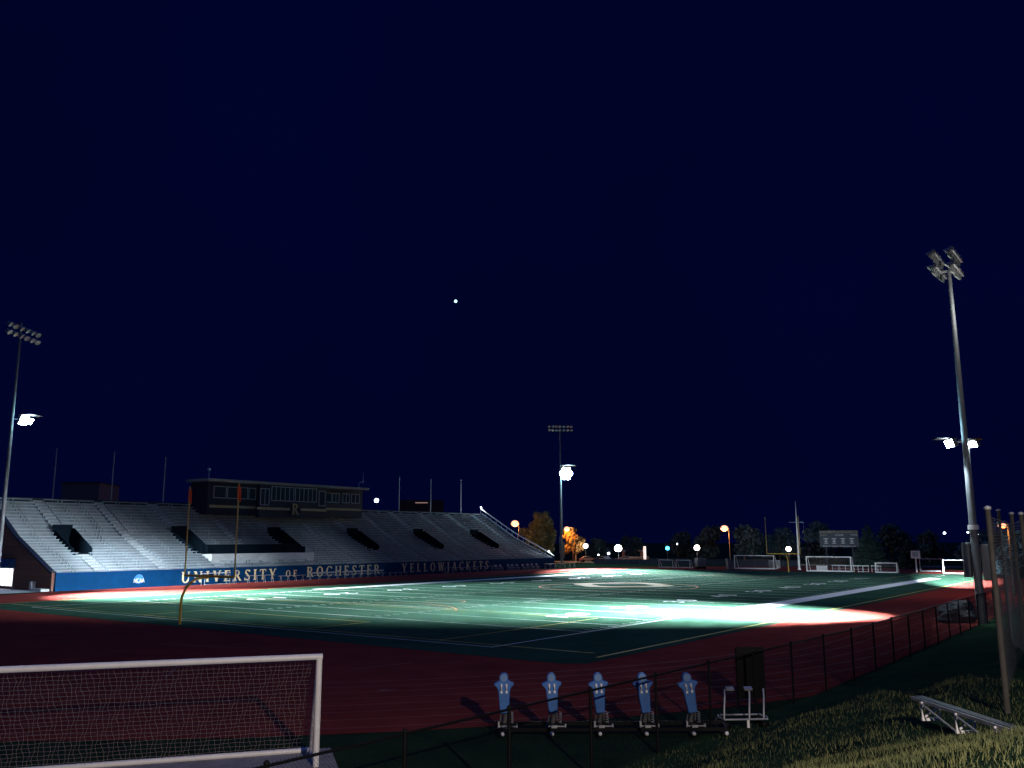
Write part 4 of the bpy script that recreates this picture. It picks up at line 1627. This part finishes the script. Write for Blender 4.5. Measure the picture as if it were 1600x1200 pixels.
TG = 'trees beyond the far end of the field'
b_, p_ = pxblobs([(842, 850, 12, 16), (846, 812, 13, 9), (836, 822, 12, 9), (852, 820, 12, 11), (832, 838, 14, 9), (820, 832, 9, 6), (842, 838, 14, 12), (828, 846, 9, 5), (857, 842, 9, 11), (862, 834, 6, 8), (838, 806, 7, 5), (850, 803, 7, 4), (816, 828, 4, 3), (815, 834, 5, 3), (858, 858, 6, 7)], 222)
broad_tree('olive tree rising behind the right end of the grandstand', p_, 11, 9, M['leafA'], 3, 7000, .34, TG, b_)
b_, p_ = pxblobs([(897, 850, 10, 9), (886, 833, 9, 6), (893, 829, 6, 4), (880, 838, 6, 4), (900, 858, 9, 7), (890, 846, 7, 5), (906, 846, 6, 6), (884, 858, 4, 8), (895, 840, 8, 4)], 236)
broad_tree('orange glowing tree right of the middle floodlight pole', p_, 9, 7, M['leafB'], 4, 4200, .34, TG, b_)
conifer('small pale conifer beside the white framed clock', base(1415, 165), 5.6, 4.6, M['leafC'], 5, 4200, .24, TG)
conifer('broad dark conifer right of the scoreboard', base(1354, 178), 9.2, 8.4, M['leafC'], 6, 5200, .34, TG)
dk = [(930, 250, 8, 9, 'dark bare tree behind the white globe lamps'), (985, 262, 9, 11, 'dark tree right of the largest globe lamp'),
      (1062, 262, 10, 12, 'dark tree behind the small signal lamp'), (1110, 250, 13, 14, 'dark tree left of the orange street light over the far end'),
      (1160, 238, 13, 15, 'dark tree behind the wide left goal'), (1215, 240, 12, 13, 'dark tree behind the far goalpost'),
      (1275, 232, 13, 14, 'dark tree left of the scoreboard'), (1390, 215, 12, 13, 'dark tree behind the white framed clock'),
      (1450, 205, 10, 11, 'dark tree above the thin goal frame'), (1540, 150, 9, 11, 'dark tree behind the orange light at the right edge'),
      (1595, 120, 8, 9, 'dark tree behind the nets at the right edge')]
for k, (x, Y, h, w, lb) in enumerate(dk):
    broad_tree(lb, base(x, Y), h * .68, w * .9, M['leafD'], 20 + k, 2600, .5, TG)

# ------------------------------------------------------------------ low things beyond the far end
o = thing('boundary_fence', 'low dark fence along the far left end of the track', 'fence', W(142.5, -57), PHE)
for k in range(17):
    MB().path([(k * 3.0, 0, 0), (k * 3.0, 0, 1.3)], .05, 6).build('post', M['darksteel'], o)
MB().ext(0, 48, -.02, .02, .05, 1.15).build('screen_panel', M['dark'], o)
MB().path([(0, 0, 1.3), (48, 0, 1.3)], .04, 6).build('top_rail', M['darksteel'], o)

p = base(990, 226)
o = thing('garden_wall', 'low lit brick wall beneath the far lamps', 'wall', p, .05)
MB().ext(-3.2, 3.4, -.2, .2, 0, 1.15).build('brickwork', M['redbrick'], o)
MB().ext(-3.3, 3.5, -.26, .26, 1.153, 1.27).build('coping', M['stone'], o)
p = base(1005, 221)
o = thing('column_sign', 'narrow bright white column sign beyond the field', 'sign', p, 0)
MB().ext(-.32, .32, -.12, .12, .5, 3.9).build('panel', mat('lit_sign', (.9, .9, .9), .5, emit=(1, .8, .74), estr=.75), o, .03)
MB().ext(-.4, .4, -.2, .2, 0, .5).build('foot', M['stone'], o)


def car(label, p, rz, m, lit=False):
    o = thing('parked_car', label, 'car', p, rz, 'cars parked beyond the field')
    prf = [(-2.1, .35), (2.1, .35), (2.15, .75), (1.9, .92), (1.0, 1.0), (.45, 1.42), (-1.0, 1.45), (-1.7, 1.0), (-2.1, .9)]
    MB().prism(prf, -.85, .85).build('body', m, o, .06)
    MB().prism([(.92, 1.0), (.45, 1.36), (-.95, 1.38), (-1.5, 1.0)], -.86, .86).build('window', M['glass'], o)
    for x in (-1.3, 1.3):
        for y in (-.8, .8):
            MB().lathe([(.001, -.1), (.3, -.1), (.33, 0), (.3, .1), (.001, .1)], 14, c=(x, y, .33), mt=Matrix.Rotation(R(90), 3, 'X')).build('wheel', M['black'], o)
    for y in (-.6, .6):
        MB().box((2.12, y, .72), (.08, .3, .15)).build('headlight', M['smallwhite'] if lit else M['frame'], o)
    return o


car('parked car with lit headlights right of the orange tree', base(944, 222), R(-70), M['carpaint'], True)
car('dark red parked car below the orange tree', base(916, 228), R(10), mat('car_red', (.16, .04, .03), .35))
car('reddish parked car below the largest globe lamp', base(972, 224), R(175), mat('car_rust', (.20, .07, .05), .35))
p = base(1091, 168)
o = thing('utility_cart', 'pale covered cart behind the right small goal', 'cart', p, .3)
MB().prism([(-.8, .5), (.8, .5), (.85, 1.3), (.95, 1.95), (-.75, 2.05), (-.95, 1.3)], -.6, .6).build('cover', M['stone'], o, .08)
for x in (-.6, .6):
    for y in (-.5, .5):
        MB().lathe([(.001, -.07), (.26, -.07), (.26, .07), (.001, .07)], 12, c=(x, y, .26), mt=Matrix.Rotation(R(90), 3, 'X')).build('wheel', M['black'], o)
MB().ext(-.9, .9, -.5, .5, .35, .5).build('chassis', M['darksteel'], o)
p = base(1137, 165)
o = thing('pole_vault_mat', 'pale tilted landing mat left of the wide left goal', 'mat', p, .4)
MB().prism([(-.5, 0), (.75, 0), (.2, 1.2), (-.55, 2.0), (-.85, 1.9)], -.35, .35).build('cushion', M['stone'], o, .08)
MB().ext(-.6, .8, -.4, .4, -.0, .1).build('skid', M['darksteel'], o)
for k, (x, lb) in enumerate(((972, 'square pale gate pillar left of the far column sign'), (1000, 'square pale gate pillar touching the far column sign'))):
    o = thing('gate_pillar', lb, 'pillar', base(x, 232), 0, 'pale gate pillars beyond the field')
    MB().ext(-.3, .3, -.3, .3, 0, 2.6).build('shaft', M['redbrick'], o)
    MB().ext(-.75, .5, -.4, .4, 2.603, 2.8).build('cap', M['stone'], o)
p = base(1185 + 12, 175)
# building masses in the dark
p = at(125, 752, 210)
o = thing('distant_building', 'dark block of a building above the rim of the grandstand at left', 'building', Vector((p.x, p.y, 0)), .1)
MB().ext(-4.3, 4.3, 0, 14, 0, p.z + .4).build('wall', mat('far_wall', (.16, .12, .17), .9, noise=.2), o)
MB().ext(-4.5, 4.5, -.2, 14.2, p.z + .403, p.z + .6).build('roof', M['dark'], o)
p = at(655, 784, 300)
o = thing('distant_building', 'dark far building with a thin lit strip behind the stand', 'building', Vector((p.x, p.y, 0)), .1)
MB().ext(-7, 8, 0, 12, 0, p.z + .8).build('wall', M['dark'], o)
MB().ext(-1.6, 2.6, -.06, -.003, p.z - .25, p.z + .05).build('lit_strip', mat('lit_strip', (.8, .7, .6), .5, emit=(.9, .55, .5), estr=.28), o)

# bright point against the sky: a small far glowing sphere
p = at(713, 470, 1500)
o = thing('sky_dot', 'single tiny blue-white point of light in the night sky', 'dot', p, 0)
MB().sphere((0, 0, 0), 2.6, 10).build('point', M['dot'], o)


# ------------------------------------------------------------------ grass blades on the near bank
def blades():
    n = 150000
    X = rng.uniform(-1, 13, n)
    Y = rng.uniform(4.5, 27, n)
    keep = rng.random(n) < np.clip(1.75 - Y / 11, .16, 1)
    X, Y = X[keep], Y[keep]
    V, F = [], []
    pat = np.sin(X * 1.9 + Y * .7) + np.sin(X * .8 - Y * 1.6 + 2)
    for x, y, pt in zip(X, Y, pat):
        s, t = ST(x, y)
        if t < fence_t(s) + .15: continue
        if abs(math.atan2(x, y)) > .62: continue
        z = ground_z(s, t) + .05 * math.sin(s * 1.7 + t * 2.3) * math.sin(s * .6 - t * 1.1) - .01
        h = (.055 + .014 * pt + random.random() * .055)
        if h < .04: h = .04
        if random.random() < .015: h *= 2.2
        a = random.uniform(0, 6.28)
        w = .004 + .003 * random.random()
        dx, dy = math.cos(a) * w, math.sin(a) * w
        lx, ly = random.gauss(0, .35) * h, random.gauss(0, .35) * h
        o_ = len(V)
        V += [(x - dx, y - dy, z), (x + dx, y + dy, z), (x + lx * .45 + dx * .6, y + ly * .45 + dy * .6, z + h * .6),
              (x + lx * .45 - dx * .6, y + ly * .45 - dy * .6, z + h * .6), (x + lx, y + ly, z + h)]
        F += [(o_, o_ + 1, o_ + 2, o_ + 3), (o_ + 3, o_ + 2, o_ + 4)]
    me = bpy.data.meshes.new('grass')
    me.from_pydata(V, [], F)
    me.materials.append(M['blade'])
    o_ = bpy.data.objects.new('grass', me)
    COL.objects.link(o_)
    o_['kind'] = 'stuff'
    o_['label'] = 'short unkempt grass on the near bank'
    o_['category'] = 'grass'


blades()
